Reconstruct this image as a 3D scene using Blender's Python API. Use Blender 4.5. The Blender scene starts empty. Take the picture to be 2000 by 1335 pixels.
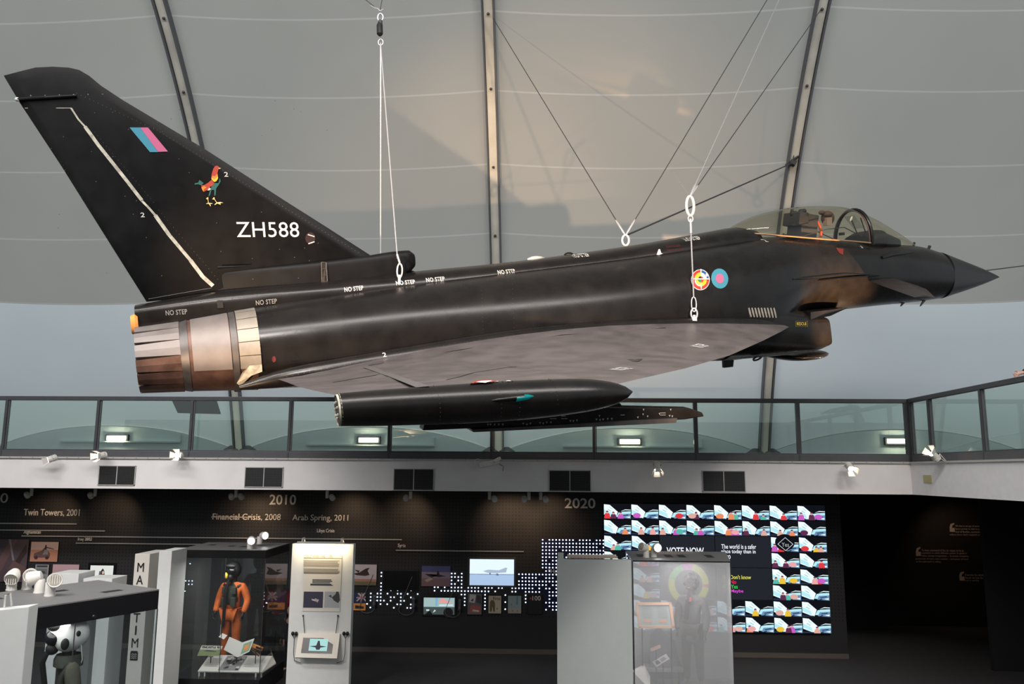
import bpy, bmesh, math, random
from mathutils import Vector, Matrix
from mathutils.bvhtree import BVHTree
random.seed(7)
PI = math.pi
S = bpy.context.scene
COL = S.collection
# ------------------------------------------------------------------ camera
FPX, YAW, PIT, ROL = 1590.0, 0.0363, 0.1583, 0.0067
CAM = Vector((0, 0, 3.9))
_f = Vector((-math.sin(YAW)*math.cos(PIT), math.cos(YAW)*math.cos(PIT), math.sin(PIT)))
_r = Vector((math.cos(YAW), math.sin(YAW), 0)); _u = _r.cross(_f)
CR = _r*math.cos(ROL) + _u*math.sin(ROL); CU = _u*math.cos(ROL) - _r*math.sin(ROL); CF = _f
cd = bpy.data.cameras.new('camera'); cam = bpy.data.objects.new('camera', cd); COL.objects.link(cam)
cam.matrix_world = Matrix(((CR.x, CU.x, -CF.x, CAM.x), (CR.y, CU.y, -CF.y, CAM.y), (CR.z, CU.z, -CF.z, CAM.z), (0, 0, 0, 1)))
cd.sensor_width = 36; cd.lens = FPX*36/2000; cd.clip_end = 200; cd.clip_start = .05
S.camera = cam
# ------------------------------------------------------------------ world, exposure, big lights
S.view_settings.view_transform = 'Standard'; S.view_settings.look = 'None'
S.view_settings.exposure = 0.0; S.view_settings.gamma = 1.0; S.view_settings.use_curve_mapping = False
w = bpy.data.worlds.new('daylight'); S.world = w; w.use_nodes = True
w.node_tree.nodes['Background'].inputs[0].default_value = (.86, .95, 1.0, 1)
w.node_tree.nodes['Background'].inputs[1].default_value = .55

def spot(name, loc, target, power, color, size=40, blend=.5, r=.05, parent=None):
    l = bpy.data.lights.new(name, 'SPOT'); l.energy = power; l.color = color
    l.spot_size = math.radians(size); l.spot_blend = blend; l.shadow_soft_size = r
    o = bpy.data.objects.new(name, l); COL.objects.link(o)
    d = Vector(target)-Vector(loc)
    o.matrix_world = Matrix.Translation(loc) @ d.to_track_quat('-Z', 'Y').to_matrix().to_4x4()
    if parent: o.parent = parent; o.matrix_parent_inverse = parent.matrix_world.inverted()
    return o
def area(name, loc, target, sx, sy, power, color):
    l = bpy.data.lights.new(name, 'AREA'); l.shape = 'RECTANGLE'; l.size = sx; l.size_y = sy; l.energy = power; l.color = color
    o = bpy.data.objects.new(name, l); COL.objects.link(o); d = Vector(target)-Vector(loc)
    o.matrix_world = Matrix.Translation(loc) @ d.to_track_quat('-Z', 'Y').to_matrix().to_4x4(); return o
area('overhead_fill', (-1, .5, 15.2), (0, 14, 3.5), 30, 1.6, 4000, (1, .945, .90))  # added unseen fill light overhead, brightens the fascia and panels
WARM = (1, .66, .40)
for x_, t_ in ((-6.5, -5.5), (-1.5, -2.5), (3, 2)): spot('exhibit_fill_spot', (x_, 1.5, 9.8), (t_, 13.5, 1.2), 1900, (1, .94, .89), 46, .8, .6)  # added spots out of view that brighten the exhibit panels
spot('fascia_tracklight', (6.9, 11.2, 4.5), (5.2, 13.0, 6.3), 4000, (1, .55, .25), 34, .8, .05)
spot('gallery_uplight', (-5.5, 1.2, 2.6), (1.2, 18, 9.8), 7500, WARM, 34, .9, .10)
spot('gallery_uplight', (5.5, 2.0, 2.4), (-2.5, 18, 9.9), 4200, WARM, 26, .9, .10)
spot('gallery_tracklight', (-2.5, 1.0, 9.5), (0, 12, 6.0), 420, (1, .72, .5), 70, .8, .08)
spot('gallery_tracklight', (3.0, 2.0, 9.8), (3, 13, 6.5), 260, (1, .72, .5), 50, .8, .08)

# ------------------------------------------------------------------ helpers
def ray(px, py): return CF + CR*((px-1000)/FPX) - CU*((py-667.5)/FPX)
def at(px, py, Y):
    d = ray(px, py); return CAM + d*((Y-CAM.y)/d.y)
def atX(px, py, X):
    d = ray(px, py); return CAM + d*((X-CAM.x)/d.x)
def atZ(px, py, Z):
    d = ray(px, py); return CAM + d*((Z-CAM.z)/d.z)

MATS = {}
def mat(name, col, rough=.5, metal=0., em=None, es=0., noise=0., scale=8., coat=0., spec=.5, bump=0.):
    if name in MATS: return MATS[name]
    m = bpy.data.materials.new(name); m.use_nodes = True; nt = m.node_tree; b = nt.nodes['Principled BSDF']
    c = (*col, 1)
    b.inputs['Base Color'].default_value = c; b.inputs['Roughness'].default_value = rough
    b.inputs['Metallic'].default_value = metal; b.inputs['Specular IOR Level'].default_value = spec
    b.inputs['Coat Weight'].default_value = coat
    if em: b.inputs['Emission Color'].default_value = (*em, 1); b.inputs['Emission Strength'].default_value = es
    if noise or bump:
        tc = nt.nodes.new('ShaderNodeTexCoord'); n = nt.nodes.new('ShaderNodeTexNoise')
        n.inputs['Scale'].default_value = scale; n.inputs['Detail'].default_value = 6
        nt.links.new(tc.outputs['Object'], n.inputs['Vector'])
        if noise:
            r = nt.nodes.new('ShaderNodeValToRGB'); r.color_ramp.elements[0].position = .3; r.color_ramp.elements[1].position = .7
            r.color_ramp.elements[0].color = (*[max(0, x*(1-noise)) for x in col], 1)
            r.color_ramp.elements[1].color = (*[min(1, x*(1+noise)) for x in col], 1)
            nt.links.new(n.outputs['Fac'], r.inputs['Fac']); nt.links.new(r.outputs['Color'], b.inputs['Base Color'])
            mr = nt.nodes.new('ShaderNodeMapRange'); mr.inputs['To Min'].default_value = rough*.85; mr.inputs['To Max'].default_value = min(1, rough*1.2)
            nt.links.new(n.outputs['Fac'], mr.inputs['Value']); nt.links.new(mr.outputs['Result'], b.inputs['Roughness'])
        if bump:
            bp = nt.nodes.new('ShaderNodeBump'); bp.inputs['Strength'].default_value = bump; bp.inputs['Distance'].default_value = .01
            nt.links.new(n.outputs['Fac'], bp.inputs['Height']); nt.links.new(bp.outputs['Normal'], b.inputs['Normal'])
    MATS[name] = m
    return m
def glow(name, col, s): return mat(name, (0, 0, 0), .8, em=col, es=s, spec=0)
def picmat(name, col, s=0): # printed picture / lit screen pixel colour
    return glow(name, col, s) if s else mat(name, col, .45)
def glassmat(name, tint, refl=.06, rough=.0, opaque=0.):
    if name in MATS: return MATS[name]
    m = bpy.data.materials.new(name); m.use_nodes = True; nt = m.node_tree; nt.nodes.clear()
    out = nt.nodes.new('ShaderNodeOutputMaterial'); t = nt.nodes.new('ShaderNodeBsdfTransparent'); g = nt.nodes.new('ShaderNodeBsdfGlossy')
    t.inputs[0].default_value = (*tint, 1); g.inputs['Roughness'].default_value = rough; g.inputs['Color'].default_value = (1, 1, 1, 1)
    fr = nt.nodes.new('ShaderNodeFresnel'); fr.inputs[0].default_value = 1.45
    ge = nt.nodes.new('ShaderNodeNewGeometry'); io = nt.nodes.new('ShaderNodeMapRange'); io.inputs['To Min'].default_value = 1.45; io.inputs['To Max'].default_value = 1/1.45
    nt.links.new(ge.outputs['Backfacing'], io.inputs['Value']); nt.links.new(io.outputs['Result'], fr.inputs[0])
    mu = nt.nodes.new('ShaderNodeMath'); mu.operation = 'MULTIPLY_ADD'; mu.inputs[1].default_value = 1.3; mu.inputs[2].default_value = refl-.04
    mx = nt.nodes.new('ShaderNodeMixShader')
    nt.links.new(fr.outputs[0], mu.inputs[0]); nt.links.new(mu.outputs[0], mx.inputs[0]); nt.links.new(t.outputs[0], mx.inputs[1]); nt.links.new(g.outputs[0], mx.inputs[2])
    last = mx
    if opaque:
        d = nt.nodes.new('ShaderNodeBsdfDiffuse'); d.inputs[0].default_value = (.92, .93, .95, 1); m2 = nt.nodes.new('ShaderNodeMixShader'); m2.inputs[0].default_value = opaque
        nt.links.new(mx.outputs[0], m2.inputs[1]); nt.links.new(d.outputs[0], m2.inputs[2]); last = m2
    nt.links.new(last.outputs[0], out.inputs[0])
    MATS[name] = m
    return m

class MB:
    def __init__(s): s.v = []; s.f = []; s.m = []; s.mats = []
    def mi(s, m):
        if m not in s.mats: s.mats.append(m)
        return s.mats.index(m)
    def add(s, vs, fs, m):
        k = len(s.v); i = s.mi(m); s.v += [tuple(v) for v in vs]
        for f in fs: s.f.append(tuple(k+a for a in f)); s.m.append(i)
        return s
    def box(s, c, sz, m, rot=None):
        c = Vector(c); h = [x/2 for x in sz]; R = rot or Matrix.Identity(3)
        vs = [c + R @ Vector((x*h[0], y*h[1], z*h[2])) for x in (-1, 1) for y in (-1, 1) for z in (-1, 1)]
        return s.add(vs, [(0, 1, 3, 2), (4, 6, 7, 5), (0, 4, 5, 1), (2, 3, 7, 6), (0, 2, 6, 4), (1, 5, 7, 3)], m)
    def bbox(s, a, b, m): # axis box from corner to corner
        return s.box([(a[i]+b[i])/2 for i in range(3)], [abs(b[i]-a[i]) for i in range(3)], m)
    def rings(s, rs, m, cap=True, closed=True):
        n = len(rs[0]); vs = [p for r in rs for p in r]; fs = []
        for i in range(len(rs)-1):
            for j in range(n if closed else n-1):
                a = i*n+j; b = i*n+(j+1) % n; fs.append((a, b, b+n, a+n))
        if cap: fs.append(tuple(range(n-1, -1, -1))); fs.append(tuple((len(rs)-1)*n+j for j in range(n)))
        return s.add(vs, fs, m)
    def tube(s, pts, r, m, n=8, cap=True):
        pts = [Vector(p) for p in pts]; rr = r if isinstance(r, (list, tuple)) else [r]*len(pts); rs = []
        ref = Vector((0, 0, 1))
        for i, p in enumerate(pts):
            t = (pts[min(i+1, len(pts)-1)]-pts[max(i-1, 0)]).normalized()
            if abs(t.dot(ref)) > .95: ref = Vector((1, 0, 0)) if abs(t.x) < .9 else Vector((0, 1, 0))
            a = t.cross(ref).normalized(); b = t.cross(a)
            rs.append([p + (a*math.cos(2*PI*k/n) + b*math.sin(2*PI*k/n))*rr[i] for k in range(n)])
        return s.rings(rs, m, cap)
    def lathe(s, o, axis, prof, m, n=20, cap=True): # prof: (distance along axis, radius)
        o = Vector(o); ax = Vector(axis).normalized(); a = ax.orthogonal().normalized(); b = ax.cross(a)
        return s.rings([[o+ax*d+(a*math.cos(2*PI*k/n)+b*math.sin(2*PI*k/n))*max(r, 1e-4) for k in range(n)] for d, r in prof], m, cap)
    def prism(s, poly, off, m): # polygon (3d points) extruded by vector off
        off = Vector(off); n = len(poly); P = [Vector(p) for p in poly]
        vs = P + [p+off for p in P]
        fs = [tuple(range(n-1, -1, -1)), tuple(range(n, 2*n))] + [(i, (i+1) % n, n+(i+1) % n, n+i) for i in range(n)]
        return s.add(vs, fs, m)
    def poly(s, pts, m): return s.add(pts, [tuple(range(len(pts)))], m)
    def ell(s, c, r, m, n=16, k=10, R=None):
        c = Vector(c); R = R or Matrix.Identity(3); rs = []
        for i in range(k+1):
            t = PI*i/k; q = max(math.sin(t), 1e-3)
            rs.append([c+R @ Vector((r[0]*q*math.cos(2*PI*j/n), r[1]*q*math.sin(2*PI*j/n), -r[2]*math.cos(t))) for j in range(n)])
        return s.rings(rs, m)
    def build(s, name, parent=None, smooth=None, bevel=0, keep=False):
        me = bpy.data.meshes.new(name); me.from_pydata(s.v, [], s.f); 
        for m in s.mats: me.materials.append(m)
        me.polygons.foreach_set('material_index', s.m)
        if not keep:
            bm = bmesh.new(); bm.from_mesh(me); bmesh.ops.recalc_face_normals(bm, faces=bm.faces)
            if bevel:
                bmesh.ops.remove_doubles(bm, verts=bm.verts, dist=1e-5)
                es = [e for e in bm.edges if len(e.link_faces) == 2 and e.calc_face_angle(0) > .6]
                bmesh.ops.bevel(bm, geom=es, offset=bevel, segments=2, affect='EDGES', profile=.6)
            bm.to_mesh(me); bm.free()
        if smooth is not None:
            me.polygons.foreach_set('use_smooth', [True]*len(me.polygons))
            me.set_sharp_from_angle(angle=math.radians(smooth))
        me.update()
        o = bpy.data.objects.new(name, me); COL.objects.link(o)
        if parent: o.parent = parent
        return o
def tag(o, label, cat, group=None, kind=None):
    if label: o['label'] = label
    if cat: o['category'] = cat
    if group: o['group'] = group
    if kind: o['kind'] = kind
    return o
def struct(o): o['kind'] = 'structure'; return o
def thing(name, label, cat, loc=(0, 0, 0), group=None, M=None):
    o = bpy.data.objects.new(name, None); COL.objects.link(o); o.empty_display_size = .1
    o.matrix_world = M if M else Matrix.Translation(loc)
    return tag(o, label, cat, group)
def under(o, root): # parent keeping world coordinates of the child's data
    o.parent = root; o.matrix_parent_inverse = root.matrix_world.inverted(); return o
def text_mesh(txt, m, extrude=0.0, bold=0.0, space=1.0):
    cu = bpy.data.curves.new('lettering', 'FONT'); cu.body = txt; cu.size = 1; cu.extrude = extrude; cu.offset = bold; cu.resolution_u = 3; cu.space_character = space
    o = bpy.data.objects.new('tmp', cu); COL.objects.link(o)
    dg = bpy.context.evaluated_depsgraph_get(); me = bpy.data.meshes.new_from_object(o.evaluated_get(dg))
    bpy.data.objects.remove(o); bpy.data.curves.remove(cu)
    me.materials.clear(); me.materials.append(m)
    return me
def extent(me):
    xs = [v.co.x for v in me.vertices]; ys = [v.co.y for v in me.vertices]; return min(xs), max(xs), min(ys), max(ys)
def place_text(txt, m, A, B, h, up=(0, 0, 1), name='lettering', parent=None, bold=0.0, depth=.004, space=1.0):
    """text whose ink runs from A (lower left) to B (lower right) with ink height h"""
    me = text_mesh(txt, m, .02, bold, space); x0, x1, y0, y1 = extent(me)
    A = Vector(A); B = Vector(B); up = Vector(up); X = (B-A); n = X.normalized().cross(up).normalized()
    for v in me.vertices:
        c = v.co.copy(); v.co = A + X*((c.x-x0)/(x1-x0)) + up*(h*(c.y-y0)/(y1-y0)) + n*(c.z/.02*depth)
    o = bpy.data.objects.new(name, me); COL.objects.link(o)
    if parent: under(o, parent)
    return o
# ------------------------------------------------------------------ materials
white = mat('white_plaster', (.86, .84, .85), .7, noise=.03, scale=3)
greyf = mat('dark_grey_steel', (.055, .057, .065), .42, noise=.1)
greyb = mat('grey_channel_steel', (.085, .087, .098), .45, noise=.08)
ribm = mat('galvanised_rib', (.62, .62, .56), .5, .3, noise=.12, scale=2)
ribd = mat('rib_edge', (.10, .105, .12), .5, .2)
glassr = glassmat('green_railing_glass', (.90, .975, .935), .05)
glassc = glassmat('case_glass', (.90, .93, .94), .07)
glassh = glassmat('case_glass_baked_glare', (.92, .93, .95), .08, 0, .24)  # white diffuse share stands in for bright reflections in the glass
jet = mat('black_jet_paint', (.0090, .0078, .0075), .27, noise=.35, scale=3.5, spec=.38, bump=.008)
jet2 = mat('wing_paint_baked_sheen', (.105, .090, .088), .42, noise=.25, scale=3, bump=.02)  # grazing sheen of the black wing put into a lighter base colour
finm = mat('black_fin_paint', (.0045, .0046, .0055), .5, noise=.35, scale=5, spec=.22)
silver = mat('bare_titanium', (.20, .18, .175), .55, .5, noise=.15, scale=4)
bright = mat('bright_aluminium', (.25, .23, .20), .5, .5, noise=.1, scale=9)
bronze = mat('heat_stained_metal', (.13, .075, .06), .5, .6, noise=.35, scale=5)
dkmet = mat('dark_seal_metal', (.09, .085, .085), .45, .6, noise=.2)
cream = mat('cream_sealant', (.48, .46, .38), .6, noise=.35, scale=14)
markw = mat('white_marking', (.62, .62, .60), .5); markg = mat('grey_marking', (.20, .20, .20), .5)
blackm = mat('matt_black', (.006, .006, .007), .6); blackg = mat('gloss_black', (.008, .008, .01), .2)
redm = mat('red_marking', (.55, .03, .03), .5); dredm = mat('dull_red_marking', (.10, .012, .012), .5)
pinkm = mat('pink_marking', (.58, .13, .27), .5); cyanm = mat('sky_blue_marking', (.05, .27, .38), .5)
orange = mat('orange_paint', (.85, .33, .08), .5); yellow = mat('yellow_marking', (.75, .50, .04), .5)
bluem = mat('navy_marking', (.02, .05, .25), .5); greenm = mat('green_marking', (.01, .10, .08), .5)
wire = mat('steel_wire', (.62, .62, .63), .4, .6); wired = mat('dark_wire', (.035, .035, .04), .5); ringm = mat('white_painted_steel', (.75, .75, .74), .4)
lampw = mat('white_lamp_metal', (.70, .68, .64), .4); offwhite = mat('white_panel_paint', (.80, .82, .82), .55, noise=.02)
creamw = mat('cream_panel', (.74, .71, .66), .5)
textw = mat('white_lettering', (.86, .84, .80), .5)

# ------------------------------------------------------------------ vault, ribs
VC, VZ, VR = 1.9, -1.4, 19.0
RX = [-7.4+6.37*k for k in range(-4, 5)]  # index 4 is the rib behind the fin
def vp(phi, bulge=0.): r = VR+bulge; return VC+r*math.cos(phi), VZ+r*math.sin(phi)
def fabric():
    m = bpy.data.materials.new('tensioned_roof_fabric'); m.use_nodes = True; nt = m.node_tree; nt.nodes.clear(); N = nt.nodes; L = nt.links
    out = N.new('ShaderNodeOutputMaterial'); uv = N.new('ShaderNodeUVMap'); sx = N.new('ShaderNodeSeparateXYZ'); L.new(uv.outputs[0], sx.inputs[0])
    # V = seam index; welded seams are thin paler overlap lines
    fr = N.new('ShaderNodeMath'); fr.operation = 'FRACT'; L.new(sx.outputs[1], fr.inputs[0])
    s1 = N.new('ShaderNodeMath'); s1.operation = 'LESS_THAN'; s1.inputs[1].default_value = .022; L.new(fr.outputs[0], s1.inputs[0])
    lo = N.new('ShaderNodeMath'); lo.operation = 'GREATER_THAN'; lo.inputs[1].default_value = 1.01; L.new(sx.outputs[1], lo.inputs[0])
    seam = N.new('ShaderNodeMath'); seam.operation = 'MULTIPLY'; L.new(s1.outputs[0], seam.inputs[0]); L.new(lo.outputs[0], seam.inputs[1])
    tc = N.new('ShaderNodeTexCoord'); n = N.new('ShaderNodeTexNoise'); n.inputs['Scale'].default_value = .35; n.inputs['Detail'].default_value = 3; L.new(tc.outputs['Object'], n.inputs['Vector'])
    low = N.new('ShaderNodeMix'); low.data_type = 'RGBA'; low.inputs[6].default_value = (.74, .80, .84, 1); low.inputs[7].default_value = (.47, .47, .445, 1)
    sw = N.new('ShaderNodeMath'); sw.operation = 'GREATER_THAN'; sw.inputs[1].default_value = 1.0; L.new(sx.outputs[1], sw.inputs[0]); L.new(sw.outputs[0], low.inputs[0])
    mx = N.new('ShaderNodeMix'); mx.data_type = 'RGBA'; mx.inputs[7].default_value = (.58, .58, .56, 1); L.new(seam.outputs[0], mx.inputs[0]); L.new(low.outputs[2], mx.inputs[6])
    mr = N.new('ShaderNodeMapRange'); mr.inputs['To Min'].default_value = .90; mr.inputs['To Max'].default_value = 1.08; L.new(n.outputs['Fac'], mr.inputs['Value'])
    mm = N.new('ShaderNodeVectorMath'); mm.operation = 'SCALE'; L.new(mx.outputs[2], mm.inputs[0]); L.new(mr.outputs['Result'], mm.inputs['Scale'])
    d = N.new('ShaderNodeBsdfDiffuse'); t = N.new('ShaderNodeBsdfTranslucent'); ms = N.new('ShaderNodeMixShader'); ms.inputs[0].default_value = .5
    L.new(mm.outputs[0], d.inputs[0]); L.new(mm.outputs[0], t.inputs[0]); L.new(d.outputs[0], ms.inputs[1]); L.new(t.outputs[0], ms.inputs[2]); L.new(ms.outputs[0], out.inputs[0])
    return m
FAB = fabric()
def build_vault():
    verts = []; faces = []; uvs = []
    nu, nv = 16, 90; phi1 = 2.22
    for b in range(len(RX)-1):
        k0 = len(verts)
        for i in range(nu+1):
            u = i/nu; X = RX[b]+(RX[b+1]-RX[b])*u; q = 4*u*(1-u)
            zlow = 4.36+.62*(1-abs(2*u-1)**2.2)
            p0 = math.asin((zlow-VZ)/VR)
            for j in range(nv+1):
                t = j/nv; phi = p0+(phi1-p0)*t
                bl = -.42*q*min(1, (phi-p0)*6+.12)
                y, z = vp(phi, bl); verts.append((X, y, z)); uvs.append((u, 1+(phi-.509)/.0825))
        for i in range(nu):
            for j in range(nv):
                a = k0+i*(nv+1)+j; faces.append((a, a+1, a+nv+2, a+nv+1))
    me = bpy.data.meshes.new('ceiling'); me.from_pydata(verts, [], faces); l = me.uv_layers.new(name='UVMap')
    for p in me.polygons:
        for li in p.loop_indices: l.data[li].uv = uvs[me.loops[li].vertex_index]
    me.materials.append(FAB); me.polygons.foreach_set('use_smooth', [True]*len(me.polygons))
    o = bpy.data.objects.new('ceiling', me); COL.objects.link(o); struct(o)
build_vault()
riblab = {2: 'curved steel roof rib behind the jet fin, left of the long hanging cable', 3: 'curved steel roof rib in the middle of the roof, behind the jet spine', 4: 'curved steel roof rib behind the cockpit, where the dark rope is clamped'}
for i, X in enumerate(RX):
    if i in (3, 4, 5, 6):
        i2 = i-2
    else: continue
    root = thing('roof_rib', riblab.get(i2, 'curved steel roof rib of the fabric vault, outermost on the left'), 'roof rib', (X, 20, 4.2), 'curved roof ribs')
    for nm, dx, ww, dd, mm in (('rib_web', 0, .17, .10, ribm), ('edge_channel', -.115, .028, .17, ribd), ('edge_channel', .115, .028, .17, ribd)):
        b = MB(); rs = []
        for j in range(100):
            phi = .30+(2.22-.30)*j/99; y0, z0 = vp(phi, -.02); y1, z1 = vp(phi, -.02-dd)
            rs.append([(X+dx-ww/2, y0, z0), (X+dx+ww/2, y0, z0), (X+dx+ww/2, y1, z1), (X+dx-ww/2, y1, z1)])
        b.rings(rs, mm); under(b.build(nm), root)
    b = MB()
    for sd in (-1, 1): b.lathe((X+sd*.2, 19.93, 4.30), (0, 0, 1), [(0, .22), (.1, .2), (.2, .05)], greyf, 16)
    under(b.build('base_bracket', smooth=30), root)
    b = MB()
    for phi in (.47, .591, .673, .761, .839):
        y, z = vp(phi, -.14); b = MB(); b.ell((X, y, z), (.03, .03, .03), wired, 8, 6); under(b.build('bolt', smooth=40), root)
# wall behind the scalloped foot of the fabric, balcony floor, ends
b = MB(); b.bbox((-22, 20.75, 4.15), (19, 20.85, 6.4), mat('pale_lining_wall', (.74, .80, .80), .8, noise=.04, scale=1)); struct(b.build('wall_rear'))
b = MB(); b.bbox((-22, 16.62, 3.53), (19, 20.85, 4.13), mat('balcony_slab', (.10, .10, .11), .8)); b.bbox((7.37, -4, 3.53), (19, 16.62, 4.13), MATS['balcony_slab']); struct(b.build('floor_upper'))
slab = b
# scallop trim
for i, (bay) in enumerate(range(2, 8)):
    b = MB(); pts = []
    for k in range(25):
        u = k/24; X = RX[bay]+(RX[bay+1]-RX[bay])*u; z = 4.36+.62*(1-abs(2*u-1)**2.2); phi = math.asin((z-VZ)/VR)
        y, z = vp(phi, -.42*4*u*(1-u)*.12); pts.append((X, y-.02, z))
    b.tube(pts, .022, mat('fabric_edge_cuff', (.42, .46, .47), .6), 6); o = b.build('trim_%d' % (i+1), smooth=40); struct(o)
# ------------------------------------------------------------------ fascia & balcony
CX = 7.28
b = MB(); b.bbox((-22, 16.5, 3.516), (CX, 16.62, 4.14), white); struct(b.build('wall_back_fascia'))
b = MB(); b.bbox((CX, -4, 3.516), (CX+.12, 16.62, 4.14), mat('white_plaster_cool', (.86, .86, .89), .7, noise=.03)); struct(b.build('wall_right_fascia'))
b = MB(); b.bbox((-22, 16.46, 4.115), (CX, 16.5, 4.15), mat('cable_tray', (.50, .49, .47), .6)); b.bbox((CX-.04, -4, 4.115), (CX, 16.5, 4.15), MATS['cable_tray']); 
for k in range(90): b.bbox((-14+k*.24, 16.452, 4.128), (-13.985+k*.24, 16.46, 4.136), wired)
struct(b.build('trim_10'))
ZT = 5.39
def railing(label, P0, P1, posts, name='glass_railing'):
    root = thing(name, label, 'railing', P0); P0 = Vector(P0); P1 = Vector(P1); d = (P1-P0).normalized(); L = (P1-P0).length; nrm = Vector((d.y, -d.x, 0))
    R = Matrix((d, nrm, Vector((0, 0, 1)))).transposed()
    b = MB(); b.box(P0+d*L/2+Vector((0, 0, ZT-.04)), (L, .09, .085), greyf, R); under(b.build('handrail', bevel=.008), root)
    b = MB(); b.box(P0+d*L/2+Vector((0, 0, 4.215)), (L, .10, .13), greyb, R); b.box(P0+d*L/2+Vector((0, 0, 4.29))-nrm*0, (L, .055, .03), greyf, R); under(b.build('base_channel', bevel=.006), root)
    for s_ in posts:
        b = MB(); b.box(P0+d*s_+Vector((0, 0, (4.16+ZT-.08)/2)), (.055, .085, ZT-.08-4.16), greyf, R)
        b.box(P0+d*(s_+.045)+Vector((0, 0, (4.29+ZT-.08)/2)), (.018, .05, ZT-.08-4.3), greyb, R)
        b.box(P0+d*s_+Vector((0, 0, 4.21))+nrm*(-.0), (.03, .112, .13), greyf, R); under(b.build('post'), root)
    ss = sorted(posts)
    for a, c in zip(ss[:-1], ss[1:]):
        b = MB(); b.box(P0+d*(a+c)/2+Vector((0, 0, (4.3+ZT-.08)/2)), (c-a-.06, .012, ZT-.08-4.30), glassr, R); under(b.build('glass_panel'), root)
    return root
px_posts = [8, 188, 372, 565, 760, 960, 1160, 1358, 1559, 1772]
xs = [at(p, 860, 16.56).x for p in px_posts]
X0 = -16.0
railing('long grey glass railing on the far balcony above the white fascia', (X0, 16.56, 0), (CX+.06, 16.56, 0), [0.03, 2.2] + [x-X0 for x in xs])
ys = [16.56-atX(p, 830, CX+.06).y for p in (1815, 1918)]
railing('grey glass railing on the right balcony, running toward the camera', (CX+.06, 16.50, 0), (CX+.06, 2.0, 0), [.06]+ys+[ys[-1]+1.75*k for k in range(1, 6)])

# light boxes and ledges on rear wall
lamp_lens = glow('warm_lamp_lens', (1, .93, .72), 6.0)
for i, (px, py, lab) in enumerate([(228, 855, 'lit white bulkhead lamp behind the railing, leftmost of four, under the fin'), (720, 859, 'lit white bulkhead lamp behind the railing, under the wing tip pod tail'),
                     (1230, 862, 'lit white bulkhead lamp behind the railing, below the nose of the wing launcher rail'), (1752, 861, 'lit white bulkhead lamp behind the railing, rightmost, beside the corner post')]):
    p = at(px, py, 20.68); root = thing('bulkhead_lamp', lab, 'lamp', p, 'bulkhead lamps on the upper rear wall')
    b = MB(); b.box(p+Vector((0, .03, 0)), (.60, .09, .19), blackm); under(b.build('housing', bevel=.01), root)
    b = MB(); b.box(p+Vector((0, -.025, 0)), (.50, .03, .11), lamp_lens); under(b.build('lens', bevel=.01), root)
    l = bpy.data.lights.new('bulkhead_glow', 'AREA'); l.shape = 'RECTANGLE'; l.size = .5; l.size_y = .12; l.energy = 7; l.color = (1, .9, .68)
    o = bpy.data.objects.new('bulkhead_glow', l); COL.objects.link(o); o.location = p+Vector((0, -.06, 0)); o.rotation_euler = (PI/2, 0, 0); under(o, root)
ledgem = mat('pale_ledge', (.60, .66, .66), .6)
for px0, px1, py, lab in [(112, 350, 861, 'pale wall ledge under the leftmost bulkhead lamp'), (596, 848, 868, 'pale wall ledge under the second bulkhead lamp from the left'), (1100, 1375, 871, 'pale wall ledge under the third bulkhead lamp')]:
    a = at(px0, py, 20.6); c = at(px1, py, 20.6)
    b = MB(); b.bbox((a.x, 20.66, a.z-.02), (c.x, 20.75, a.z+.015), ledgem); b.bbox((c.x-.02, 20.68, a.z), (c.x, 20.75, a.z+.2), ledgem); tag(b.build('wall_ledge'), lab, 'ledge', 'ledges under the bulkhead lamps')
# black screen seen through glass under the nozzle
pa, pb, pc, pd_ = at(333, 776, 17.4), at(420, 776, 17.4), at(430, 808, 17.4), at(347, 806, 17.4)
b = MB(); b.prism([pa, pb, pc, pd_], (0, .05, 0), blackm)  # black board
m_ = (pc+pd_)/2
b.bbox((m_.x-.02, 17.42, 4.13), (m_.x+.02, 17.45, m_.z), glassr)
tag(b.build('display_board'), 'small black board behind the far glass railing, below the engine nozzle', 'board')

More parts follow.
